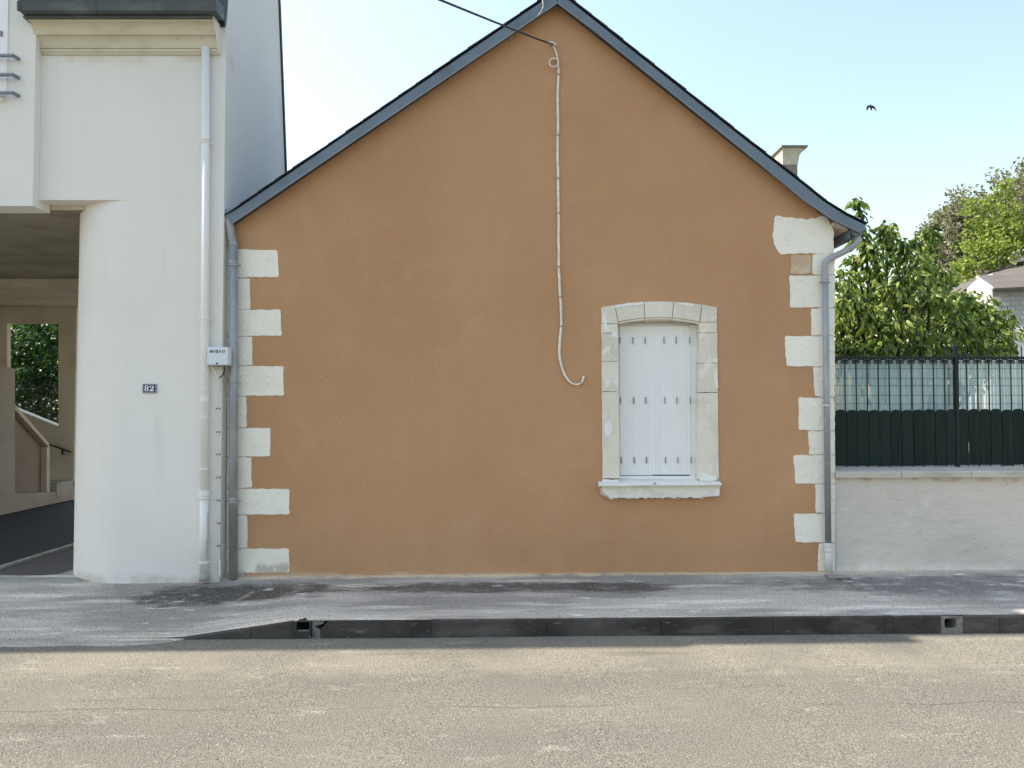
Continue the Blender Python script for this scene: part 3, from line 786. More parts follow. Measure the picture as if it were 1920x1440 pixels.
# shutters
YP = YW + 0.125
def pbox(x0, x1, y0, y1, yf, yb, nm, mat, par, bev=0.0):
    a = U(x0, y1, yf); c = U(x1, y0, yf)
    return MB().box(a.x, c.x, yf, yb, a.z, c.z).build(nm, M[mat], par, bev=bev, seg=1)
pbox(1156, 1163, 609, 900, YP + 0.02, YP + 0.06, 'shutter_frame', 'pvc_frame', win, 0.003)
pbox(1294.2, 1307, 609, 900, YP + 0.004, YP + 0.06, 'shutter_frame', 'pvc_frame', win, 0.003)
pbox(1160, 1309, 606, 611, YP + 0.03, YP + 0.07, 'shutter_frame', 'pvc_frame', win)
pbox(1160.5, 1304.5, 892.6, 898.2, YP - 0.03, YP + 0.05, 'bottom_rail', 'pvc_frame', win, 0.004)
pbox(1163.5, 1302, 898.6, 903, YP - 0.016, YP + 0.05, 'bottom_rail', 'pvc_frame', win, 0.002)
pbox(1156, 1309, 609, 902, YP + 0.085, YP + 0.10, 'shutter_light_block', 'dark', win)  # black board added to stop light leaking through the closed window
edges = [(1163.4, 1222.0), (1223.2, 1293.0)]
for i, (a, c) in enumerate(edges):
    dy = 0.0 if i < 1 else -0.007
    leaf = pbox(a, c, 611, 891 if i < 1 else 890, YP + dy, YP + 0.03, 'shutter_panel', 'pvc', win, 0.0012)
    nb = max(2, round((c - a) / 5.6))
    for k in range(1, nb):                      # fine vertical beads of the boards
        x = a + (c - a) * k / nb
        p = U(x, 890, YP + dy); q = U(x, 611.5, YP + dy)
        MB().box(p.x - 0.0016, p.x + 0.0016, YP + dy - 0.0035, YP + dy + 0.004, p.z, q.z).build('bead', M['pvc'], leaf)
for hx in (1187.2, 1210.2, 1245.4, 1268.4, 1293.6, 1162.8):
    for hy in (632, 744.5, 857):
        lean = (hy - 632) * 0.012
        a = U(hx + lean, hy + 12, YP - 0.02); c = U(hx + lean, hy, YP - 0.02)
        hb_ = MB().box(a.x - 0.0048, a.x + 0.0048, YP - 0.020, YP + 0.005, a.z, c.z).build('hinge', M['slot'], win, bev=0.002, seg=1)
        MB().box(a.x + 0.006, a.x + 0.0125, YP - 0.016, YP + 0.005, a.z - .002, c.z + .002).build('hinge_highlight', M['pvc_frame'], hb_)  # white bar stands in for the highlight right of the dark slit
MB().tube([U(1227, 906.5, YS - .004), U(1229, 906.5, YS + .004)], 0.009, 8).build('stopper', M['slot'], sill)

# ---- downpipes of the house
def pipe(nm, pts, r, mat, par, n=16):
    return MB().tube(smooth_path(pts, 5), r, n).build(nm, M[mat], par, smooth=True)
def collar(px, py, Y, r, h, mat, par, ears=True, nm='collar'):
    c = U(px, py, Y)
    b = MB(); b.tube([c - Vector((0, 0, h / 2)), c + Vector((0, 0, h / 2))], r, 16)
    if ears:
        b.box(c.x - r - 0.022, c.x - r + 0.004, c.y + 0.01, c.y + 0.022, c.z - h * .4, c.z + h * .4)
        b.box(c.x + r - 0.004, c.x + r + 0.022, c.y + 0.01, c.y + 0.022, c.z - h * .4, c.z + h * .4)
    return b.build(nm, M[mat], par)
YD = YW - 0.085
dp = pipe('downpipe', [U(428, 409, YD + .02), U(430, 420, YD), U(433, 436, YD), U(437, 455, YD), U(437.5, 470, YD)], 0.041, 'zinc_pipe', house)
MB().tube([U(437.5, 456, YD), U(437.3, 1085, YD)], 0.0445, 18).build('downpipe', M['zinc_pipe'], house, smooth=True)
for yy, rr, hh, er in ((458, .047, .02, False), (492, .049, .03, False), (497, .049, .018, True), (713, .0475, .02, False), (717.5, .050, .016, True), (935, .0475, .025, False), (940.5, .050, .016, True)):
    collar(437.4, yy, YD, rr, hh, 'zinc_pipe', dp, er)
MB().box(U(434, 870, YD).x - .02, U(434, 870, YD).x + .03, YD - 0.047, YD - 0.040, U(434, 868, YD).z, U(434, 862, YD).z).build('dent_patch', M['zinc'], dp, bev=0.002)
YR = YW - 0.06
rp_ = pipe('downpipe', [(gc.x - 0.01, YV + 0.12, gc.z - 0.06), U(1610, 448, YR - .01), U(1603, 459, YR - .01), U(1588, 469, YR), U(1562, 482, YR), U(1551, 489, YR), U(1547.2, 498, YR), U(1547, 512, YR), U(1547, 530, YR)], 0.033, 'zinc_pipe', house)
MB().tube([U(1547.3, 522, YR), U(1553, 1022, YR)], 0.030, 16).build('downpipe', M['zinc_pipe'], house, smooth=True)
MB().tube([U(1553, 1018, YR), U(1554, 1074, YR)], 0.037, 16).build('downpipe_foot', M['cream_pipe'], house, smooth=True)
for px, yy, rr, hh, er, mt in ((1547.3, 524, .036, .02, False, 'zinc_pipe'), (1547.4, 529, .036, .014, True, 'zinc_pipe'), (1550, 755, .033, .02, False, 'zinc_pipe'), (1550, 760, .036, .014, True, 'cream_pipe'), (1553, 1022, .041, .03, False, 'cream_pipe'), (1553.2, 1032, .044, .016, True, 'cream_pipe')):
    collar(px, yy, YR, rr, hh, mt, rp_, er)

# ------------------------------------------------------------------ the white building with the covered passage
wb = root('white_building', (-4.0, YL + 0.5, 0.15), 'tall white rendered building with cream cornice and open covered passage', 'building')
XT = U(236, 700, YL).x            # where the front starts to round into the passage
RAD = 0.83
ZS = U(150, 375, YL).z            # underside of the upper storey
XU = U(74.5, 300, YL).x           # left end of the recessed bay
# ground floor pier, rounded corner (plan)
arc = [(XT - RAD * math.sin(a), YL + RAD - RAD * math.cos(a)) for a in [math.pi / 2 * k / 16 for k in range(17)]]
plan = [(XL, YL)] + arc + [(XT - RAD, 12.0), (XL, 12.0)]
b = MB(); b.loft([(x, y, -0.2) for x, y in plan], [(x, y, ZS - 0.0005) for x, y in plan]); 
pier = b.build('pier', M['white_wall'], wb)
# smooth shading of the rounded corner only
for p in pier.data.polygons: p.use_smooth = abs(p.normal.z) < 0.5 and p.area < 1.2 and (p.vertices[0] < 40)
def smooth_by_angle(o, ang=35):
    o.data.polygons.foreach_set('use_smooth', [True] * len(o.data.polygons))
    bm = bmesh.new(); bm.from_mesh(o.data)
    for e in bm.edges:
        if len(e.link_faces) == 2 and e.calc_face_angle(0) > R(ang): e.smooth = False
    bm.to_mesh(o.data); bm.free()
smooth_by_angle(pier)
# upper storey over the passage; steep mansard above the eaves, unseen and sized for its shadow
ZE = U(230, 34, YL - .16).z       # top of the cornice / eaves
ZT = 8.2
yb0 = 2.874 * FPX / 430.0
prof = [(YL, ZS), (YL, ZE), (YL + 0.02, ZE + .02), (YL + 0.30, ZT), (9.0, ZT), (9.36, 6.85), (9.70, 4.86), (9.85, ZS)]
MB().prismx(prof, XU, XL).build('upper_wall', M['white_wall'], wb)
# left volume standing 0.1 m forward
YL2 = YL - 0.10
zl2 = U(40, 386, YL2).z
prof2 = [(YL2, zl2), (YL2, ZT - 1.2), (YL + 0.30, ZT), (9.0, ZT), (9.7, 4.86), (9.85, ZS + .31), (YL + .19, ZS + .31), (YL + .19, zl2)]
MB().prismx(prof2, -14, XU - 0.001).build('upper_wall', M['white_wall'], wb)
# mansard slates (front), unseen upper tiers added to shape the street shadow, and dark verge of the back slope
ZM = U(415, 52, YL).z
MB().prismx([(YL - 0.27, ZE + 0.06), (7.79, ZT), (7.97, ZT), (8.28, 9.7), (8.9, 9.7), (9.0, ZT), (8.5, ZT), (YL + 0.01, ZE + .1), (YL - 0.012, ZM), (YL - 0.03, ZM), (YL - 0.03, ZE + 0.02)], XU, XL - 0.004).build('mansard_shadow_caster', M['slate'], wb)
MB().prismx([(9.0, ZT), (9.36, 6.85), (9.70, 4.86), (9.85, ZS), (9.90, ZS), (9.745, 4.86), (9.405, 6.85), (9.05, ZT)], -14, XL + 0.02).build('back_roof', M['slate'], wb)
MB().box(-14, XU, YL + 0.08, 9.05, ZT, ZT + 0.05).build('roof_top', M['slate'], wb)
# cornice: three hollow mouldings, one above the other, stepping forward
xc0, xc1 = U(73, 100, YL).x, U(411.5, 100, YL).x
def zc(py, yo): return U(230, py, YL - yo).z
def cove(py0, py1, o0, o1, nm='cornice'):
    z0, z1 = zc(py0, o0), zc(py1, o1)
    pr = [(YL - o0, z0)]
    for k in range(1, 9):
        t = k / 8
        pr.append((YL - o0 - (o1 - o0) * (1 - math.cos(t * math.pi / 2)), z0 + (z1 - z0) * math.sin(t * math.pi / 2)))
    pr += [(YL + 0.02, z1), (YL + 0.02, z0)]
    o = MB().prismx(pr, xc0, xc1).build(nm, M['cornice'], wb)
    smooth_by_angle(o, 30)
MB().box(xc0, xc1, YL - 0.022, YL + .02, zc(102, .02), zc(98, .02)).build('cornice', M['cornice'], wb, bev=0.004)
MB().box(xc0, xc1, YL - 0.030, YL + .02, zc(97, .03), zc(91, .03)).build('cornice', M['cornice'], wb, bev=0.004)
cove(90, 66, 0.035, 0.095)
cove(65, 40, 0.10, 0.165)
MB().box(xc0, xc1, YL - 0.185, YL + .02, zc(39, .185), zc(28.5, .185)).build('cornice', M['cornice'], wb, bev=0.004)
# white end face of the cornice
endp = [(YL + .01, zc(104, .0)), (YL - .035, zc(100, .03)), (YL - .10, zc(66, .1)), (YL - .165, zc(40, .165)), (YL - .188, zc(29, .185)), (YL + .01, zc(50, 0))]
MB().prismx(endp, xc1 + .001, xc1 + .012).build('cornice_end', M['white_wall'], wb)
# box gutter
gx0, gx1 = U(36, 10, YL - .28).x, U(406, 10, YL - .28).x
def zg(py): return U(230, py, YL - .28).z
gpf = [(YL - .28, zg(20)), (YL - .29, zg(8)), (YL - .30, zg(0)), (YL - .31, zg(-2)), (YL - .30, zg(-4)), (YL - .08, zg(-4)), (YL - .08, zg(20)), (YL - .24, zg(22))]
gut = MB().prismx(gpf, gx0, gx1).build('gutter', M['gutter'], wb, bev=0.006)
MB().box(xc0 - .03, xc1 - .005, YL - .215, YL, zg(27) , zg(22.5)).build('gutter_board', M['gutter'], wb)
for gpx in (178, 287):
    x = U(gpx, 10, YL - .29).x
    MB().prismx([(y - .004 if y < YL - .2 else y, z + (-.004 if z < zg(10) else .004)) for y, z in gpf], x - .006, x + .006).build('gutter_joint', M['gutter'], gut)
MB().tube([U(36, 3, YL - .28), U(36, 20, YL - .28)], 0.02, 8).build('gutter_stop', M['gutter'], gut)
# ceiling slabs of the passage
zc1 = ZS - 0.045
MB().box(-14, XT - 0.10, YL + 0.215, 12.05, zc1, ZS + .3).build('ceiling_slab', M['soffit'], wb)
MB().box(-14, XT - 0.12, YL + 0.20, YL + 0.213, zc1 - .002, ZS - 0.001).build('ceiling_edge', M['cornice'], wb)
MB().box(-14, -4.7, 12.052, 12.35, zc1 - 0.13, ZS + .3).build('ceiling_beam', M['passage_wall'], wb)
MB().box(-14, -4.7, 12.352, 15.2, zc1 - 0.10, ZS + .3).build('ceiling_slab', M['passage_wall'], wb)
MB().box(-14, -4.0, 9.9, 15.2, ZS + .3, ZS + .45).build('flat_roof', M['threshold'], wb)
# back wall with the open bay
YBW = 14.6
def B(px, py): return xz(px, py, YBW)
zb1 = zc1 - 0.101
hole = [B(13, 606), B(109.5, 606), B(109.5, 801), B(28, 768), B(13, 762)]
px140 = B(139.5, 800)[0]
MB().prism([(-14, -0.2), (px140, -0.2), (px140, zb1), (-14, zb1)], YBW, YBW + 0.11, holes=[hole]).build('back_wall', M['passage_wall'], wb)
sl = [U(20, 764, YBW + .0), U(109, 800, YBW + .0)]
MB().loft([sl[0] + Vector((0, -.02, 0.0)), sl[1] + Vector((0, -.02, 0.0)), sl[1] + Vector((0, -.02, .02)), sl[0] + Vector((0, -.02, .02))],
          [sl[0] + Vector((0, .14, 0.0)), sl[1] + Vector((0, .14, 0.0)), sl[1] + Vector((0, .14, .02)), sl[0] + Vector((0, .14, .02))]).build('sloping_sill', M['far_white'], wb)
MB().box(-14, -13.8, 10, 16, -.2, zb1).build('passage_wall', M['passage_wall'], wb)
# stair enclosure along the left of the passage
XP = -8.22
def P(px, py, X=XP):
    q = UX(px, py, X); return (q.y, q.z)
def slab(poly, x0, x1, nm, mat, bev=0):
    return MB().prismx(poly, x0, x1).build(nm, M[mat], wb, bev=bev)
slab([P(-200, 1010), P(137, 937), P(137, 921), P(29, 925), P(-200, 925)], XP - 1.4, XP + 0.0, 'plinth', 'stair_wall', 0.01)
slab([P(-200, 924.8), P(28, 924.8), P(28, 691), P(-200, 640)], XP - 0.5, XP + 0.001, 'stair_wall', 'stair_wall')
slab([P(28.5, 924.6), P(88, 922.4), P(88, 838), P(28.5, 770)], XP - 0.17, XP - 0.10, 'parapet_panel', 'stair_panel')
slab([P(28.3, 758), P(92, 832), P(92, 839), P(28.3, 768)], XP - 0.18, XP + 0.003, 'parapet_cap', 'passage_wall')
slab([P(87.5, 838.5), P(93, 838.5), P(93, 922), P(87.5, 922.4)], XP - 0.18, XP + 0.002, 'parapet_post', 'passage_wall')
MB().tube([U(86, 831, YBW - .12), U(133, 848, YBW - .12)], 0.016, 8).build('stair_handrail', M['iron'], wb)
MB().tube([U(117, 842, YBW - .12), U(117, 851, YBW - .10), U(118, 851, YBW)], 0.02, 6).build('handrail_bracket', M['iron'], wb)
a = U(96, 921, 14.2); MB().box(a.x - .6, a.x + .22, 14.0, 14.6, a.z - .1, a.z + .17).build('stair_step', M['threshold'], wb)
# left window with guard bars
wl = root('guarded_window', (0, 0, 0), None, None); wl.location = U(0, 195, YL2) - wb.location; wl.parent = wb
def zz2(py): return U(10, py, YL2).z
xw1 = U(15, 100, YL2).x
MB().box(xw1 - 1.2, xw1, YL2 - 0.012, YL2 + 0.01, zz2(180), zz2(-60)).build('window_frame', M['pvc'], wl, bev=0.003)
MB().box(xw1 - 1.25, xw1 - 0.025, YL2 - 0.03, YL2 + 0.01, zz2(192), zz2(181)).build('window_sill', M['sill'], wl, bev=0.006)
MB().box(xw1 - .062, xw1 - .052, YL2 - 0.03, YL2, zz2(70), zz2(60)).build('shutter_catch', M['clip'], wl)
for py in (104, 140, 174):
    p1 = U(24, py, YL2 - 0.075); p0 = Vector((p1.x - 1.3, p1.y, p1.z)); p2 = U(33, py + 6, YL2 - 0.0)
    p2 = Vector((p1.x + 0.0, YL2 + .01, p1.z)) + Vector((0.01, 0, 0.0))
    MB().tube([p0, p1 - Vector((.02, 0, 0)), p1, p1 + (p2 - p1) * .1, p2], 0.019, 8).build('guard_bar', M['steel'], wl)
# white downpipe
YP2 = YL - 0.055
wp = MB().tube([U(385.8, 90, YP2), U(383.2, 1050, YP2)], 0.0405, 18).build('downpipe', M['white_pipe'], wb, smooth=True)
MB().tube([U(383.2, 925, YP2), U(382.5, 1078, YP2)], 0.0425, 18).build('downpipe', M['white_pipe'], wb, smooth=True)
MB().tube([U(382.5, 1076, YP2), U(382.4, 1089, YP2)], [0.045, 0.047], 16).build('pipe_foot', M['pipe_foot'], wb, smooth=True)
for py, rr, hh, er in ((262, .046, .014, False), (268, .046, .012, True), (577, .044, .008, False), (598, .047, .014, True), (730, .046, .010, True), (748, .0455, .05, False), (783, .046, .012, True), (879, .046, .012, True), (925, .050, .05, False), (933, .053, .02, False), (1054, .047, .012, True)):
    t = (py - 90) / 990.0
    collar(385.8 - 3.0 * t, py, YP2, rr, hh, 'white_pipe', wp, er)

# ------------------------------------------------------------------ small things on the white building
pl = U(281, 728, YL)
plate = root('house_number_plate', (pl.x, YL, pl.z - 0.05), 'small dark blue enamel house number plate reading 82', 'number plate')
a, c = U(268, 737, YL), U(294.6, 720, YL)
MB().box(a.x, c.x, YL - 0.012, YL - 0.0005, a.z, c.z).build('rim', M['plate_rim'], plate, bev=0.002)
MB().box(a.x + .012, c.x - .014, YL - 0.0135, YL - 0.011, a.z + .013, c.z - .009).build('face', M['enamel_blue'], plate)
def ringpoly(cx, cz, ro, rz, ri, riz, n=20):
    return ([(cx + ro * math.cos(2 * math.pi * k / n), cz + rz * math.sin(2 * math.pi * k / n)) for k in range(n)],
            [(cx + ri * math.cos(2 * math.pi * k / n), cz + riz * math.sin(2 * math.pi * k / n)) for k in range(n)])
W, H = c.x - a.x, c.z - a.z
pw = W / 1728 * 1728 / 760; 
def D(u, v):                      # u,v: crop pixels of the plate (375..1140 by 580..1080)
    return (a.x + (u - 375) / 765 * W, c.z - (v - 575) / 500 * H)
sx, sz = W / 765, H / 500
d8 = MB()
for (cu, cv, ro, rz, ri, riz, y) in ((607, 730, 112, 82, 36, 52, .0160), (604, 880, 122, 98, 38, 68, .0156)):
    o_, i_ = ringpoly(*D(cu, cv), ro * sx, rz * sz, ri * sx, riz * sz)
    d8.prism(o_, YL - y, YL - .0130, holes=[i_])
d8.build('digit', M['enamel_white'], plate)
two = [(758, 972), (758, 950), (800, 905), (850, 850), (890, 800), (915, 750), (912, 705), (895, 680), (868, 672), (846, 685), (838, 705), (850, 735), (842, 772), (815, 792), (782, 785), (765, 755), (768, 715), (795, 680), (840, 660), (890, 656), (945, 670), (990, 705), (1002, 745), (985, 800), (935, 845), (870, 890), (905, 893), (945, 885), (962, 862), (992, 862), (985, 972)]
MB().prism([D(*p) for p in two], YL - .0158, YL - .0130).build('digit', M['enamel_white'], plate)

bx = root('utility_box', U(407, 686, YL - .05), 'small grey white plastic utility box with black stencilled letters', 'utility box')
YX = YL - 0.115
a, c = U(387.5, 685, YX), U(428, 650.5, YX)
MB().box(a.x, c.x, YX, YL - 0.07 + .06, a.z, c.z).build('case', M['box'], bx, bev=0.014, seg=3)
MB().box(a.x + .01, c.x - .01, YX + .01, YL - .005, a.z - .004, a.z + .01).build('base_edge', M['clip'], bx)
MB().tube([U(407, 681.5, YX - .003), U(407, 681.5, YX + .01)], 0.010, 10).build('lock', M['ink'], bx)
fc = bpy.data.curves.new('lettering', 'FONT'); fc.body = 'A01 03 A 13'; fc.size = 0.042; fc.offset = 0.0012; fc.extrude = 0.0004
ft = bpy.data.objects.new('lettering_source', fc); COL.objects.link(ft)
bpy.context.view_layer.update()
tm = bpy.data.meshes.new_from_object(ft.evaluated_get(bpy.context.evaluated_depsgraph_get()))
bpy.data.objects.remove(ft)
p0, p1 = U(392.5, 661.5, YX), U(421.5, 656, YX)
xs = [v.co.x for v in tm.vertices]; ys = [v.co.y for v in tm.vertices]
kx_, kz_ = (p1.x - p0.x) / (max(xs) - min(xs)), (p1.z - p0.z) / (max(ys) - min(ys))
for v in tm.vertices:
    x, y, z = v.co
    v.co = ((x - min(xs)) * kx_, -z, (y - min(ys)) * kz_)
tm.materials.clear()
link_mesh('lettering', tm, M['ink'], bx, (p0.x, YX - 0.0015, p0.z))
MB().tube(smooth_path([U(395, 684, YL - .06), U(402, 697, YL - .04), U(408, 706, YL - .03), U(409, 712, YL - .03)]), 0.006, 6).build('cable', M['cable_cream'], bx)
MB().tube(smooth_path([U(419, 684, YL - .06), U(421, 692, YL - .04), U(418, 703, YL - .03), U(411, 708, YL - .03)]), 0.006, 6).build('cable', M['cable_black'], bx)
MB().tube([U(421, 690, YL - .02), U(421.5, 730, YL - .012)], 0.005, 6).build('cable', M['clip'], bx)
cd = root('cable_duct', U(409, 1081, YL), 'thin white vertical cable duct running down below the utility box', 'cable duct')
a, c = U(407.5, 1080, YL), U(411.8, 709, YL)
MB().box(a.x, c.x - .004, YL - 0.022, YL - .0005, a.z, c.z).build('channel', M['white_pipe'], cd, bev=0.004)
a2, c2 = U(414.3, 1080, YL), U(418, 1051, YL)
MB().box(a2.x, min(c2.x, XL - .002), YL - 0.02, YL - .0005, a2.z, c2.z).build('channel', M['white_pipe'], cd, bev=0.003)
for py in (766, 810, 852, 895, 938, 981, 1023):
    q = U(409.5, py, YL)
    MB().box(q.x - .022, q.x + .022, YL - .010, YL - .0006, q.z - .006, q.z + .006).build('clip', M['clip'], cd)
MB().box(U(412.6, 1070, YL).x, U(413.6, 1070, YL).x, YL - .006, YL - .0006, a.z, U(412, 1052, YL).z).build('cable', M['cable_black'], cd)

# ------------------------------------------------------------------ cables on the gable
an = U(1041, 86, YW - 0.05)
far = U(845, 0, 5.6); dirn = (far - an)
oc_pts = []
for k in range(25):
    t = k / 24 * 4.0
    p = an + dirn * t
    p.z += -0.06 * math.sin(min(t, 4) / 4 * math.pi) * 4 * 0.5 + 0.0
    oc_pts.append(p)
# keep the visible end straight: sag only beyond the first stretch
for k, p in enumerate(oc_pts):
    t = k / 24 * 4.0
    oc_pts[k] = an + dirn * t + Vector((0, 0, -0.03 * t * (4 - t) * 0.35))
oc = root('overhead_cable', an, 'black overhead service cable reaching the gable peak from upper left', 'cable')
MB().tube([an + dirn * .05] + oc_pts[1:], 0.0085, 8).build('wire', M['cable_black'], oc, smooth=True)
MB().tube([an + dirn * .03, an + dirn * .13], [0.014, 0.011], 8).build('wedge_clamp', M['clip'], oc)
MB().tube([U(1030, 79, YW - .06), U(1036, 80, YW - .07), U(1041, 83, YW - .05), U(1044, 86, YW + .01)], 0.011, 6).build('wall_hook', M['cable_cream'], oc)
wc = root('wall_cable', U(1083, 720, YW - .02), 'loose cream cable hanging down the tan wall with curled lower end', 'cable')
YC = YW - 0.02
path = [(1032, 82), (1038, 88), (1043, 99), (1046, 112), (1047, 125), (1046.5, 140), (1045, 180), (1045.5, 230), (1045, 290), (1046, 345), (1046.5, 400), (1047, 460), (1047, 500), (1049, 540), (1051, 580), (1051.5, 612), (1049, 636), (1048.5, 660), (1051, 682), (1057, 700), (1066, 714), (1075, 720), (1084, 720.5), (1091, 716), (1094, 708)]
pp = smooth_path([U(x, y, YC) for x, y in path], 5)
for i, p in enumerate(pp):
    p.x += 0.0045 * mnoise.noise(Vector((0, 0, p.z * 6))) ; p.y += 0.006 * mnoise.noise(Vector((3, 1, p.z * 5)))
MB().tube(pp, 0.0090, 8).build('wire', M['cable_cream'], wc, smooth=True)
MB().tube([p + Vector((0.011, 0.004, 0)) for p in pp[22:-14]], 0.0055, 6).build('second_wire', M['cable_cream'], wc, smooth=True)
MB().tube([U(1093.3, 711, YC), U(1094.6, 705, YC)], [0.011, 0.012], 8).build('cable_end', M['cable_cream'], wc)
cc = U(1038.5, 118, YC - .012); rr = U(1047, 118, YC).x - U(1038.3, 118, YC).x
lp = []
for k in range(34):
    t = k / 33 * 2 * math.pi * 1.35
    q = rr * (1.02 - .12 * k / 33)
    lp.append(cc + Vector((q * math.cos(t + .1), -.003 * k / 6, q * math.sin(t + .1))))
MB().tube(lp, 0.006, 6).build('coil', M['cable_cream'], wc, smooth=True)
for y in (139, 258, 338, 396, 500, 558, 614, 718):
    k = min(range(len(pp)), key=lambda i: abs(pp[i].z - U(1046, y, YC).z) if i > 12 else 9)
    MB().tube([pp[k] + Vector((0.004, 0, -.009)), pp[k] + Vector((.004, 0, .009))], 0.0135, 8).build('cable_tie', M['pipe_foot'], wc)
dw = root('verge_wire', U(1016, 10, YV), 'short white wire drooping over the left verge near the peak', 'wire')
MB().tube(smooth_path([U(1016, -30, YV - .02), U(1017.5, 0, YV - .03), U(1018, 12, YV - .025), U(1014, 22, YV - .015), U(1006, 31.5, YV + .01), U(1000, 36, YV + .08)]), 0.0055, 6).build('wire_strand', M['cable_cream'], dw, smooth=True)

# ------------------------------------------------------------------ garden wall and railing
gw = root('garden_wall', (XR + 1.5, YW + 0.15, 0.2), 'low pinkish rendered garden wall with pale coping stones', 'wall')
YG = YW + 0.012
ZC0 = U(1600, 896, YW - 0.045).z; ZC1 = U(1600, 884.5, YW - 0.045).z
XE = 14.0
gs = 0.004
b = MB(); b.prism([(XR + .003, -0.2), (XE, -0.2), (XE, ZC0 + gs * (XE - XR) + .004), (XR + .003, ZC0 + .004)], YG, YG + 0.30); b.build('wall', M['garden'], gw)
cj = [1567, 1690.5, 1821.5, 1955, 2085, 2215, 2345, 2475, 2605, 2735, 2865, 2995, 3125]
for a, c in zip(cj[:-1], cj[1:]):
    x0, x1 = U(a, 890, YW - .045).x + .003, U(c, 890, YW - .045).x - .003
    v = []; f = []
    n = 8
    for i in range(n + 1):
        x = x0 + (x1 - x0) * i / n
        dz = gs * (x - XR) + 0.003 * mnoise.noise(Vector((x * 5, 2, 2))); dy = 0.004 * mnoise.noise(Vector((x * 7, 5, 2)))
        v += [(x, YW - .045 + dy, ZC0 + dz), (x, YW - .045 + dy, ZC1 + dz - .012), (x, YW - .032 + dy, ZC1 + dz), (x, YG + .33, ZC1 + .035 + dz), (x, YG + .33, ZC0 + dz)]
    for i in range(n):
        for k in range(5): f.append((i * 5 + k, i * 5 + (k + 1) % 5, i * 5 + 5 + (k + 1) % 5, i * 5 + 5 + k))
    f += [(4, 3, 2, 1, 0), tuple(n * 5 + k for k in range(5))]
    mesh('coping_stone', v, f, M['coping'], gw)
YFN = YG + 0.24
fn = root('railing_fence', (XR + 1.5, YFN, ZC1 + .02), 'dark green iron railing on garden wall with scalloped boards and reed screen', 'fence')
pitch = U(1600.7, 700, YFN).x - U(1580, 700, YFN).x
xb0 = U(1562.6, 700, YFN).x
def zf(py, x): return U(1700, py, YFN).z + gs * 0.3 * (x - 3.3)
Zrail = zf(671, 3.3); Zbot = ZC1 + 0.035; Zbt = zf(768, 3.3)
NB = 48
bar_me = None
post_at = {0: 0, 11: 1, 22: 1, 33: 1, 44: 1}
board_me = None; scroll_me = None
scroll_pts = []
for s in (-1, 1):
    # a C-scroll: from the middle of the bay outwards to a curl by the bar
    pts_ = []
    for k in range(9):
        t = k / 8
        pts_.append(Vector((s * (0.004 + t * (pitch / 2 - .014)), 0, -0.004 - 0.012 * t * t)))
    ctr = Vector((s * (pitch / 2 - .026), 0, -0.030))
    for k in range(1, 15):
        a = math.radians(62 - k * 27) if True else 0
        rr = 0.017 - 0.0006 * k
        pts_.append(ctr + Vector((s * rr * math.cos(a), 0, rr * math.sin(a))))
    scroll_pts.append(pts_)
for i in range(NB + 1):
    x = xb0 + pitch * i
    dz = gs * (x - XR)
    if i in post_at and i:
        MB().box(x - .017, x + .017, YFN - .042, YFN + .012, Zbot + dz - .02, zf(652, 3.3) + .02).build('post', M['iron'], fn, bev=0.003)
    else:
        if bar_me is None:
            o = MB().tube([(x, YFN - .012, Zbot - .01), (x, YFN - .012, zf(655, 3.3)), (x, YFN - .012, zf(647, 3.3))], [0.0068, 0.0068, 0.002], 8).build('bar', M['iron'], fn)
            bar_me = o; bx0 = x
        else:
            o = bar_me.copy(); COL.objects.link(o); o.location.x += x - bx0; o.location.z += gs * (x - bx0); o.location.z += random.uniform(-.012, .012)
    if i < NB:
        xm = x + pitch / 2
        # board with rounded head
        hw = pitch / 2 - .0028
        if board_me is None:
            pl = [(xm - hw, Zbot + .006), (xm + hw, Zbot + .006)]
            for k in range(11):
                t = math.pi * k / 10
                pl.append((xm + hw * math.cos(t), Zbt - .030 + .030 * math.sin(t)))
            board_me = MB().prism(pl, YFN - .034, YFN - .022).build('board', M['board'], fn); bo0 = xm
            sm = MB()
            for p_ in scroll_pts: sm.tube([q + Vector((xm, YFN - .012, Zrail - .014)) for q in p_], 0.0062, 5)
            scroll_me = sm.build('scroll', M['iron'], fn)
        else:
            o = board_me.copy(); COL.objects.link(o); o.location.x += xm - bo0; o.location.z += gs * (xm - bo0) + random.uniform(-.006, .004); o.location.y += random.uniform(-.002, .003)
            o = scroll_me.copy(); COL.objects.link(o); o.location.x += xm - bo0; o.location.z += random.uniform(-.002, .002)
xe = xb0 + pitch * NB
MB().box(xb0 - .02, xe, YFN - .026, YFN + .004, Zrail - .013, Zrail + .013).build('top_rail', M['iron'], fn, bev=0.003)
MB().box(xb0 - .02, xe, YFN - .026, YFN + .002, Zbot + .07, Zbot + .095).build('bottom_rail', M['iron'], fn)
rs = MB(); x = xb0 - .02
while x < xe:
    w = random.uniform(.0100, .0128)
    zt_ = Zrail + .005 + random.uniform(-.006, .012); th = random.uniform(-.003, .003)
    rs.add([(x, YFN + .034 + th, Zbot + .25), (x + w, YFN + .034 - th, Zbot + .25), (x + w, YFN + .034 - th, zt_), (x, YFN + .034 + th, zt_)], [(0, 1, 2, 3)])
    x += w + (random.uniform(.0003, .0011) if random.random() < .93 else .003)
o = rs.build('reed_screen', M['reed'], fn, fixn=False); tag(o, kind='stuff')
for py in (691, 709, 723, 741, 757):
    z = zf(py, 3.3)
    MB().tube([(xb0 + (xe - xb0) * k / 60, YFN + .030, z + .004 * mnoise.noise(Vector((k * .7, py, 0)))) for k in range(61)], 0.0022, 5).build('tie_wire', M['wire'], fn)
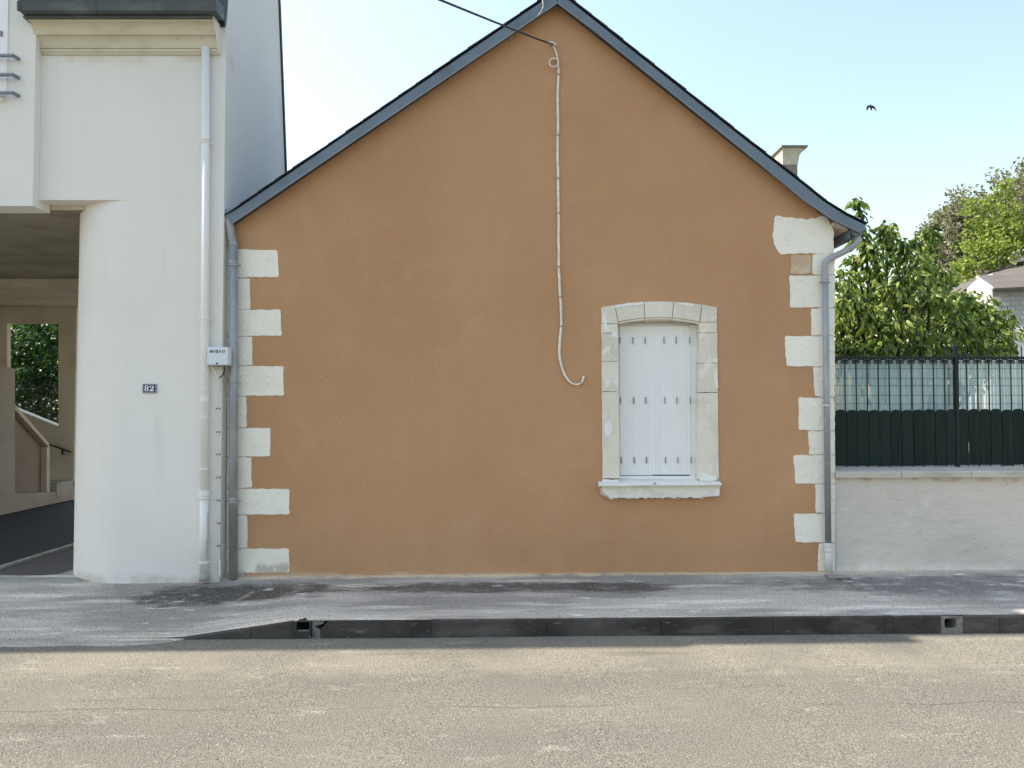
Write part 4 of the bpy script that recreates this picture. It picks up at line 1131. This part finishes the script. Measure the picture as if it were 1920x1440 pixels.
# small cover let into the pavement by the corner
dc = root('pavement_cover', UZ(1570, 1082, .23), 'small flush metal cover in the pavement by the downpipe', 'cover')
zz_ = pave_z(3.25, 7.62)
q = [UZ(px, py, zz_ + .004) for px, py in ((1546, 1078), (1586, 1078), (1598, 1086), (1553, 1086))]
MB().loft([p + Vector((0, 0, .006)) for p in q], [p + Vector((0, 0, -.04)) for p in q]).build('frame', M['kerb_pale'], dc)
cq = sum(q, Vector()) / 4
q2 = [cq + (p - cq) * .93 for p in q]
MB().loft([p + Vector((0, 0, .009)) for p in q2], [p + Vector((0, 0, -.03)) for p in q2]).build('lid', M['sidewalk'], dc)

# ------------------------------------------------------------------ background houses
bh = root('background_house', (5.0, 22, 0.3), 'pale house mostly hidden behind the gable, only its chimney showing', 'house')
MB().box(2.5, 7.3, 19.6, 26, -.2, 5.0).build('wall', M['far_white'], bh)
MB().prismx([(19.3, 4.95), (22.8, 6.6), (26.3, 4.95)], 2.3, 7.5).build('roof', M['far_roof'], bh)
YCH = 20.0
c0, c1 = U(1468, 300, YCH), U(1495, 300, YCH)
zt, zm, zl = U(1480, 279, YCH).z, U(1480, 309, YCH).z, 4.9
ch = MB().box(c0.x, c1.x, YCH, YCH + 1.45, zl, zm).build('chimney', M['chimney_brick'], bh)
tw = U(1507, 280, YCH).x
ring0 = [Vector((c0.x - .01, YCH - .01, zm)), Vector((c1.x + .01, YCH - .01, zm)), Vector((c1.x + .01, YCH + 1.46, zm)), Vector((c0.x - .01, YCH + 1.46, zm))]
ringm = [Vector((c0.x - .02, YCH - .03, zm + .25)), Vector((c1.x + .05, YCH - .03, zm + .25)), Vector((c1.x + .05, YCH + 1.5, zm + .25)), Vector((c0.x - .02, YCH + 1.5, zm + .25))]
ring1 = [Vector((c0.x - .03, YCH - .1, zt)), Vector((tw, YCH - .1, zt)), Vector((tw, YCH + 1.55, zt)), Vector((c0.x - .03, YCH + 1.55, zt))]
b = MB(); b.loft(ring0, ringm); b.loft([p + Vector((0, 0, .001)) for p in ringm], ring1); b.build('chimney_head', M['chimney'], ch)
MB().box(c0.x - .08, tw + .05, YCH - .16, YCH + 1.6, zt + .002, zt + .045).build('cap_slab', M['chimney_brick'], ch)

fh = root('far_house', (14.5, 23, 0.3), 'far house with brownish slate roof, sunlit white gable and slate hung wall', 'house')
C = Vector((U(1861, 541, 22).x, 22, 0)); dr = Vector((.95, -.31, 0)).normalized(); dl = Vector((.31, .95, 0)).normalized()
ze = U(1861, 542, 22).z
s1, s2 = 1.4, 2.9
zp = U(1837, 520, 23.3).z
zm2 = U(1900, 617, 21.8).z
def wallquad(p0, p1, z0, z1, nm, mat):
    n = Vector((p1 - p0)).normalized(); t = Vector((-n.y, n.x, 0)) * .25
    r0 = [Vector((p0.x, p0.y, z0)), Vector((p1.x, p1.y, z0)), Vector((p1.x, p1.y, z1)), Vector((p0.x, p0.y, z1))]
    return MB().loft(r0, [q + t for q in r0]).build(nm, M[mat], fh)
# slate-hung wall, with courses of slates that can be told apart
wallquad(C, C + dr * 9, zm2, ze, 'hung_wall', 'far_slate')
sl_me = None
rows = int((ze - zm2) / .135)
for r_ in range(rows):
    for k in range(9):
        off = (.14 if r_ % 2 else 0) + k * .28
        if off > 2.2: continue
        p = C + dr * off - Vector((-dr.y, dr.x, 0)) * .006
        z = zm2 + .135 * r_
        p2 = p + dr * .272
        o_ = -Vector((-dr.y, dr.x, 0)) * (.012 + random.uniform(0, .01))
        MB().loft([Vector((p.x, p.y, z)) + o_, Vector((p2.x, p2.y, z)) + o_, Vector((p2.x, p2.y, z + .131)), Vector((p.x, p.y, z + .131))],
                  [Vector((p.x, p.y, z)) + o_ * .2, Vector((p2.x, p2.y, z)) + o_ * .2, Vector((p2.x, p2.y, z + .131)) - o_ * .2, Vector((p.x, p.y, z + .131)) - o_ * .2]).build('hung_slate', M['far_slate'], fh)
wallquad(C + dr * .3 - Vector((-dr.y, dr.x, 0)) * -.05, C + dr * 9 + Vector((-dr.y, dr.x, 0)) * .05, -.3, zm2 - .002, 'lower_wall', 'far_white')
wallquad(C + dr * .0 - Vector((-dr.y, dr.x, 0)) * .10, C + dr * 9 - Vector((-dr.y, dr.x, 0)) * .10, zm2 - .09, zm2 - .004, 'string_course', 'far_white')
# sunlit gable
ga = [C + Vector((0, 0, -.3)), C + dl * s2 + Vector((0, 0, -.3)), C + dl * s2 + Vector((0, 0, U(1813, 541, 24.75).z)), C + dl * s1 + Vector((0, 0, zp)), C + Vector((0, 0, ze))]
MB().loft(ga, [p + dr * .3 for p in ga]).build('gable', M['far_white'], fh)
va = [C - dl * .35 + Vector((0, 0, ze - .02)), C + dl * s1 + Vector((0, 0, zp + .06)), C + dl * s1 + Vector((0, 0, zp + .0)), C - dl * .35 + Vector((0, 0, ze - .07))]
MB().loft([p - dr * .05 for p in va], [p + dr * 9 for p in va]).build('gable_roof', M['far_roof'], fh)
vb = [C - dl * .33 + Vector((0, 0, ze + .00)), C + dl * s1 + Vector((0, 0, zp + .05)), C + dl * s1 + Vector((0, 0, zp + .0)), C - dl * .33 + Vector((0, 0, ze - .05))]
MB().loft([p - dr * .09 for p in vb], [p - dr * .052 for p in vb]).build('bargeboard', M['far_white'], fh)
# main roof
A_ = U(1780, 549, 30); B_ = U(1848, 490, 34); C_ = U(2130, 422, 32); D_ = U(2130, 505, 26.0); E_ = U(1872, 545, 26.0)
dn = Vector((0, 0, -.12))
MB().add([A_, B_, C_, D_, E_, A_ + dn, B_ + dn, C_ + dn, D_ + dn, E_ + dn],
         [(0, 4, 1), (4, 3, 2, 1), (5, 6, 9), (9, 6, 7, 8), (0, 5, 9, 4), (4, 9, 8, 3), (3, 8, 7, 2), (2, 7, 6, 1), (1, 6, 5, 0)]).build('roof', M['far_roof'], fh)
MB().tube([B_ + Vector((0, 0, .03)), C_ + Vector((0, 0, .03))], .09, 8).build('ridge_cap', M['far_slate'], fh)
for px, py in ((1862, 519), (1918, 487)):
    q = U(px, py, 28.0 if px < 1900 else 30)
    MB().prism([(q.x - .12, q.z - .08), (q.x + .22, q.z - .05), (q.x - .10, q.z + .10)], q.y - .15, q.y + .6).build('roof_vent', M['far_slate'], fh)
wallquad(A_ * 1, E_ * 1, -.3, ze - .1, 'wall', 'far_white')

# ------------------------------------------------------------------ trees
import numpy as np
rng = np.random.default_rng(11)
LEAF = np.array([(0, 0, 0), (-.30, .33, -.05), (0, .36, .05), (.30, .33, -.05), (-.24, .68, -.14), (0, .70, -.04), (.24, .68, -.14), (0, 1.0, -.22)], float)
LEAF_F = np.array([(0, 3, 2), (0, 2, 1), (2, 3, 6), (2, 6, 5), (1, 2, 5), (1, 5, 4), (5, 6, 7), (4, 5, 7)])
def leaf_basis(d, roll):
    """columns: side, along, normal"""
    d = d / np.linalg.norm(d, axis=1, keepdims=True)
    ref = np.tile(np.array([0.0, 0.0, 1.0]), (len(d), 1))
    ref[np.abs(d[:, 2]) > .95] = (1.0, 0, 0)
    s = np.cross(d, ref); s /= np.linalg.norm(s, axis=1, keepdims=True)
    n = np.cross(s, d)
    c, sn = np.cos(roll)[:, None], np.sin(roll)[:, None]
    return s * c + n * sn, d, n * c - s * sn
def leaf_mesh(name, pos, d, size, roll, mat, parent, width=.75, simple=False, kind='stuff'):
    s, a, n = leaf_basis(d, roll)
    T, Fc = (LEAF, LEAF_F)
    if simple:
        T = np.array([(0, 0, 0), (-.38, .5, -.06), (.38, .5, -.06), (0, 1, -.1)], float); Fc = np.array([(0, 2, 1), (1, 2, 3)])
    V = (pos[:, None, :] + size[:, None, None] * (T[None, :, 0:1] * width * s[:, None, :] + T[None, :, 1:2] * a[:, None, :] + T[None, :, 2:3] * n[:, None, :])).reshape(-1, 3)
    k = len(T)
    FF = (Fc[None] + (np.arange(len(pos)) * k)[:, None, None]).reshape(-1, 3)
    c = V.mean(0); c[2] = V[:, 2].min()
    me = bpy.data.meshes.new(name)
    V = V - c
    me.vertices.add(len(V)); me.vertices.foreach_set('co', V.ravel())
    me.loops.add(FF.size); me.loops.foreach_set('vertex_index', FF.ravel().astype(np.int32))
    me.polygons.add(len(FF)); me.polygons.foreach_set('loop_start', np.arange(0, FF.size, 3, dtype=np.int32)); me.polygons.foreach_set('loop_total', np.full(len(FF), 3, dtype=np.int32))
    me.update(calc_edges=True)
    if not simple: me.polygons.foreach_set('use_smooth', [True] * len(FF))
    o = link_mesh(name, me, mat, parent, c)
    if kind: o['kind'] = kind
    return o

# ---- cherry tree behind the railing
def V3(*a): return Vector(a)
def cherry():
    base = V3(U(1700, 800, 11.2).x, 11.2, 0.3)
    t = root('cherry_tree', base, 'leafy cherry tree with drooping leaves directly behind the railing', 'tree')
    fork = base + V3(.1, 0, 1.25)
    tr = MB(); tr.tube([base - V3(0, 0, .1), base + V3(.05, 0, .6), fork], [.13, .11, .09], 10)
    tips = [(1608, 372, 10.6), (1612, 430, 10.4), (1655, 422, 10.6), (1668, 420, 10.9), (1690, 450, 10.4), (1716, 446, 10.9), (1742, 428, 11.2), (1632, 455, 10.2), (1600, 478, 10.7), (1578, 505, 10.3),
            (1585, 560, 10.0), (1580, 610, 10.2), (1600, 650, 9.9), (1640, 640, 9.8), (1762, 505, 11.5), (1786, 570, 11.2), (1812, 560, 11.8), (1842, 572, 11.6), (1866, 590, 11.4), (1880, 606, 11.7),
            (1884, 640, 11.5), (1866, 655, 11.2), (1820, 640, 10.4), (1760, 630, 10.0), (1720, 650, 9.9), (1680, 600, 9.9), (1740, 560, 10.2), (1660, 540, 10.0), (1630, 590, 9.9), (1700, 520, 10.2),
            (1800, 600, 10.4), (1845, 610, 10.8), (1640, 500, 11.6), (1590, 540, 12.0), (1680, 560, 12.2), (1750, 600, 12.2), (1820, 620, 12.4), (1610, 600, 12.2), (1570, 640, 11.4), (1730, 480, 10.6),
            (1570, 570, 11.0), (1575, 660, 10.0), (1700, 660, 10.4), (1790, 660, 10.4), (1850, 665, 10.8), (1655, 665, 10.6)]
    P_, D_ = [], []
    for (px, py, Y) in tips:
        tip = U(px, py, Y)
        mid = fork.lerp(tip, .5) + V3(random.uniform(-.15, .15), random.uniform(-.15, .15), -.12 if py > 500 else -.25)
        near = tip + V3((fork.x - tip.x) * .08, 0, -.38 if py < 520 else -.10)
        path = smooth_path([fork, mid, near, tip], 7)
        rad = [.042 * (1 - i / (len(path) - 1)) ** 1.1 + .004 for i in range(len(path))]
        tr.tube(path, rad, 6)
        L = 0
        n = len(path)
        up_shoot = py < 460
        for i in range(int(n * (.60 if py < 480 else .5)), n):
            a = path[i - 1]; c = path[i]
            k = 15 if i > n * .6 else 8
            if (px, py) == (1608, 372): k = 9 if i > n * .55 else 3
            spread = (.10 if up_shoot else .18) if i < n * .8 else (.075 if up_shoot else .15)
            if px == 1608: spread = .05
            for q in range(k):
                p = a.lerp(c, random.random())
                off = Vector((random.gauss(0, 1), random.gauss(0, 1), random.gauss(0, .7))) * spread * random.uniform(.15, 1)
                P_.append(p + off)
                d = Vector((random.gauss(0, .75), random.gauss(0, .7) - .12, -0.55 - random.random() * .7)) + off.normalized() * .6
                D_.append(d)
    # fill of the inner crown on side twigs
    tw_ = MB()
    for _ in range(150):
        px, py, Y = random.choice(tips[10:])
        c = U(px + random.gauss(0, 24), max(py, 545) + random.gauss(8, 22), Y + random.uniform(.2, 1.5))
        b0 = c + V3(random.uniform(-.3, .3), random.uniform(.1, .4), random.uniform(-.25, .1))
        tw_.tube([b0, c.lerp(b0, .4) + V3(0, 0, .03), c], [.008, .006, .003], 5)
        for q in range(12):
            p = b0.lerp(c, random.random()) + V3(random.gauss(0, .05), random.gauss(0, .05), random.gauss(0, .04))
            P_.append(p); D_.append(Vector((random.gauss(0, .8), random.gauss(0, .7) - .1, -.5 - random.random() * .7)))
    o = tr.build('trunk', M['bark'], t, smooth=True)
    tag(tw_.build('twigs', M['bark'], t), kind='stuff')
    P_ = np.array([tuple(p) for p in P_]); D_ = np.array([tuple(p) for p in D_])
    n = len(P_)
    size = np.clip(rng.lognormal(math.log(.108), .33, n), .045, .19); roll = rng.uniform(-1.4, 1.4, n)
    scr = P_[:, 1] - .3 * (P_[:, 2] > 2.4)
    order = np.argsort(scr)
    pick = order[:900][rng.permutation(900)[:290]]
    msk = np.ones(n, bool); msk[pick] = False
    leaf_mesh('crown', P_[msk], D_[msk], size[msk], roll[msk], M['cherry'], t, width=.62)
    me = bpy.data.meshes.new('leaf'); me.from_pydata([tuple(v * np.array([.62, 1, 1])) for v in LEAF], [], [tuple(int(i) for i in f_) for f_ in LEAF_F])
    me.polygons.foreach_set('use_smooth', [True] * len(me.polygons)); me.materials.append(M['cherry'])
    s, a, nn = leaf_basis(D_[pick], roll[pick])
    tb = wloc(t)
    for k, i in enumerate(pick):
        lo = bpy.data.objects.new('leaf', me); COL.objects.link(lo); lo.parent = t
        mt = Matrix(((s[k][0], a[k][0], nn[k][0], 0), (s[k][1], a[k][1], nn[k][1], 0), (s[k][2], a[k][2], nn[k][2], 0), (0, 0, 0, 1)))
        lo.matrix_local = Matrix.Translation(Vector(P_[i]) - tb) @ mt @ Matrix.Scale(float(size[i]), 4)
    return t
cherry()

def crown_tree(name, label, base, blobs, per, leaf, mat, trunk_h, tr_r, group=None, blossom=None, simple=True, droop=-.25):
    t = root(name, base, label, 'tree', group)
    base = Vector(base)
    tr = MB()
    cen = sum([Vector(b[0]) for b in blobs], Vector()) / len(blobs)
    fork = Vector((base.x, base.y, base.z + trunk_h))
    tr.tube([base - Vector((0, 0, .2)), base.lerp(fork, .5) + Vector((.05, 0, 0)), fork], [tr_r, tr_r * .8, tr_r * .65], 8)
    Ps, Ds, Ss = [], [], []
    for (c, r) in blobs:
        c = Vector(c)
        tr.tube([fork - Vector((0, 0, .1)), fork.lerp(c, .55) + Vector((random.uniform(-.2, .2) * r, random.uniform(-.2, .2) * r, -.15 * r)), c], [tr_r * .38, tr_r * .2, tr_r * .05], 6)
        n = int(per * r * r)
        ncl = max(10, int(16 * r))
        dirs = rng.normal(size=(ncl, 3)); dirs /= np.linalg.norm(dirs, axis=1, keepdims=True)
        rad = r * rng.uniform(.55, 1.05, ncl)
        cc = np.array(c) + dirs * rad[:, None] * np.array([1, 1, .85])
        idx = rng.integers(0, ncl, n)
        p = cc[idx] + rng.normal(size=(n, 3)) * r * .15 * np.array([1, 1, .7])
        Ps.append(p)
        d = (p - np.array(c)) / r + rng.normal(size=(n, 3)) * .6; d[:, 2] += droop
        Ds.append(d)
    P_ = np.concatenate(Ps); D_ = np.concatenate(Ds)
    tr.build('trunk', M['bark'], t, smooth=True)
    leaf_mesh('crown', P_, D_, rng.uniform(.6, 1.2, len(P_)) * leaf, rng.uniform(-1.5, 1.5, len(P_)), M[mat], t, width=.9, simple=simple)
    if blossom:
        fp, fd, fs = [], [], []
        idx = rng.permutation(len(P_))[:blossom]
        for i in idx:
            b0 = P_[i]
            for q in range(9):
                fp.append(b0 + np.array([random.gauss(0, .03), random.gauss(0, .03), q * .028])); fd.append((random.gauss(0, 1), random.gauss(0, 1), .3)); fs.append(.15 * (1 - q / 14))
        leaf_mesh('blossom', np.array(fp), np.array(fd), np.array(fs), rng.uniform(0, 3, len(fp)), M['blossom'], t, simple=True)
    return t
def bl(px, py, Y, r): return (tuple(U(px, py, Y)), r)
crown_tree('chestnut_tree', 'big chestnut tree with pale blossom beyond the far house roof', (U(1850, 700, 36).x, 36, .3),
    [bl(1752, 520, 34.5, .8), bl(1765, 470, 35, .9), bl(1772, 440, 35, .8), bl(1792, 412, 35.5, .9), bl(1815, 395, 35.5, .8), bl(1770, 455, 35, 1.1), bl(1790, 430, 35.5, 1.1), bl(1830, 400, 36, 1.5), bl(1775, 500, 34.5, 1.2), bl(1765, 540, 34.5, 1.2), bl(1800, 480, 36, 1.6), bl(1885, 380, 36.5, 1.8), bl(1935, 385, 35, 1.6), bl(1900, 440, 37, 2.2), bl(1980, 400, 36, 2.4), bl(1840, 470, 37, 2.0), bl(1800, 560, 35.5, 1.6)],
    640, .19, 'chestnut', 4.0, .35, blossom=1500)
crown_tree('bright_green_tree', 'fresh bright green tree in front of the chestnut above the roof', (U(1880, 700, 32).x, 32, .3),
    [bl(1850, 400, 31.5, .8), bl(1868, 365, 32, .62), bl(1885, 352, 32, .42), bl(1893, 345, 32.2, .25), bl(1850, 440, 31.5, 1.0), bl(1890, 420, 31.5, 1.1), bl(1880, 465, 31, 1.2), bl(1835, 480, 31, .9), bl(1815, 505, 31, .6), bl(1925, 460, 31.5, 1.0), bl(1850, 500, 31, .9), bl(1900, 390, 32.2, .7)],
    700, .16, 'bright', 4.5, .22)
crown_tree('passage_maple_tree', 'maple tree with sunlit leaves seen through the passage opening', (U(40, 860, 21).x, 21, .1),
    [bl(45, 640, 20.5, .9), bl(85, 640, 20.5, .9), bl(65, 680, 19.8, .9), bl(100, 690, 20.2, .9), bl(30, 690, 20.5, .9), bl(70, 720, 20, .8), bl(100, 600, 20.8, .9), bl(50, 590, 21, .9), bl(10, 640, 21, 1.0), bl(110, 740, 20.2, .8), bl(35, 740, 20.2, .8), bl(-20, 680, 21, 1.0)],
    560, .15, 'maple', 1.6, .14, simple=False, droop=-.5)
crown_tree('passage_laurel_bush', 'dark shrub below the maple behind the passage sill', (U(70, 860, 19).x, 19, .1),
    [bl(50, 765, 18.8, .55), bl(90, 770, 18.6, .6), bl(110, 790, 18.6, .55), bl(70, 800, 18.6, .6), bl(30, 780, 18.8, .6), bl(120, 740, 19.2, .6), bl(60, 740, 19.4, .6), bl(85, 735, 19.6, .6)],
    700, .09, 'laurel', .5, .08)
crown_tree('passage_back_tree', 'dark evergreen mass farther back behind the maple in the passage', (U(80, 860, 25).x, 25, .1),
    [bl(40, 700, 25, 1.6), bl(110, 700, 25, 1.6), bl(80, 640, 25, 1.5), bl(60, 770, 24.5, 1.4), bl(110, 620, 25.5, 1.4), bl(-10, 720, 25, 1.6), bl(150, 720, 25, 1.6), bl(110, 790, 24.5, 1.3)],
    330, .17, 'laurel', 1.5, .2)

# ------------------------------------------------------------------ bird
bp = U(1633, 202, 21)
bd = root('bird', bp, 'small dark swallow flying in the clear sky on the right', 'bird')
def BP(px, py, dy=0.0): return U(1600 + px / 32.0, 180 + py / 32.0, 21 + dy)
body = [(1010, 480, .004), (1025, 530, .016), (1040, 600, .026), (1050, 680, .028), (1065, 760, .022), (1085, 830, .016), (1110, 860, .004)]
MB().tube([BP(a, b_) for a, b_, r in body], [r for a, b_, r in body], 10).build('body', M['bird'], bd, smooth=True)
lw = [(1030, 600), (980, 580), (950, 550), (880, 555), (820, 630), (790, 720), (800, 810), (840, 860), (880, 800), (930, 710), (960, 660), (1030, 660)]
rw = [(1040, 590), (1120, 575), (1210, 590), (1280, 640), (1330, 740), (1390, 895), (1350, 895), (1290, 790), (1220, 735), (1150, 720), (1080, 700)]
for w_ in (lw, rw):
    v0 = [BP(a, b_, -.02 - .0001 * abs(a - 1040)) for a, b_ in w_]
    tr_ = tessellate_polygon([[Vector((p.x, p.z, 0)) for p in v0]])
    n = len(v0)
    f = [tuple(q) for q in tr_] + [tuple(i + n for i in reversed(q)) for q in tr_] + [(i, (i + 1) % n, (i + 1) % n + n, i + n) for i in range(n)]
    mesh('wing', v0 + [p + Vector((0, .012, 0)) for p in v0], f, M['bird'], bd)
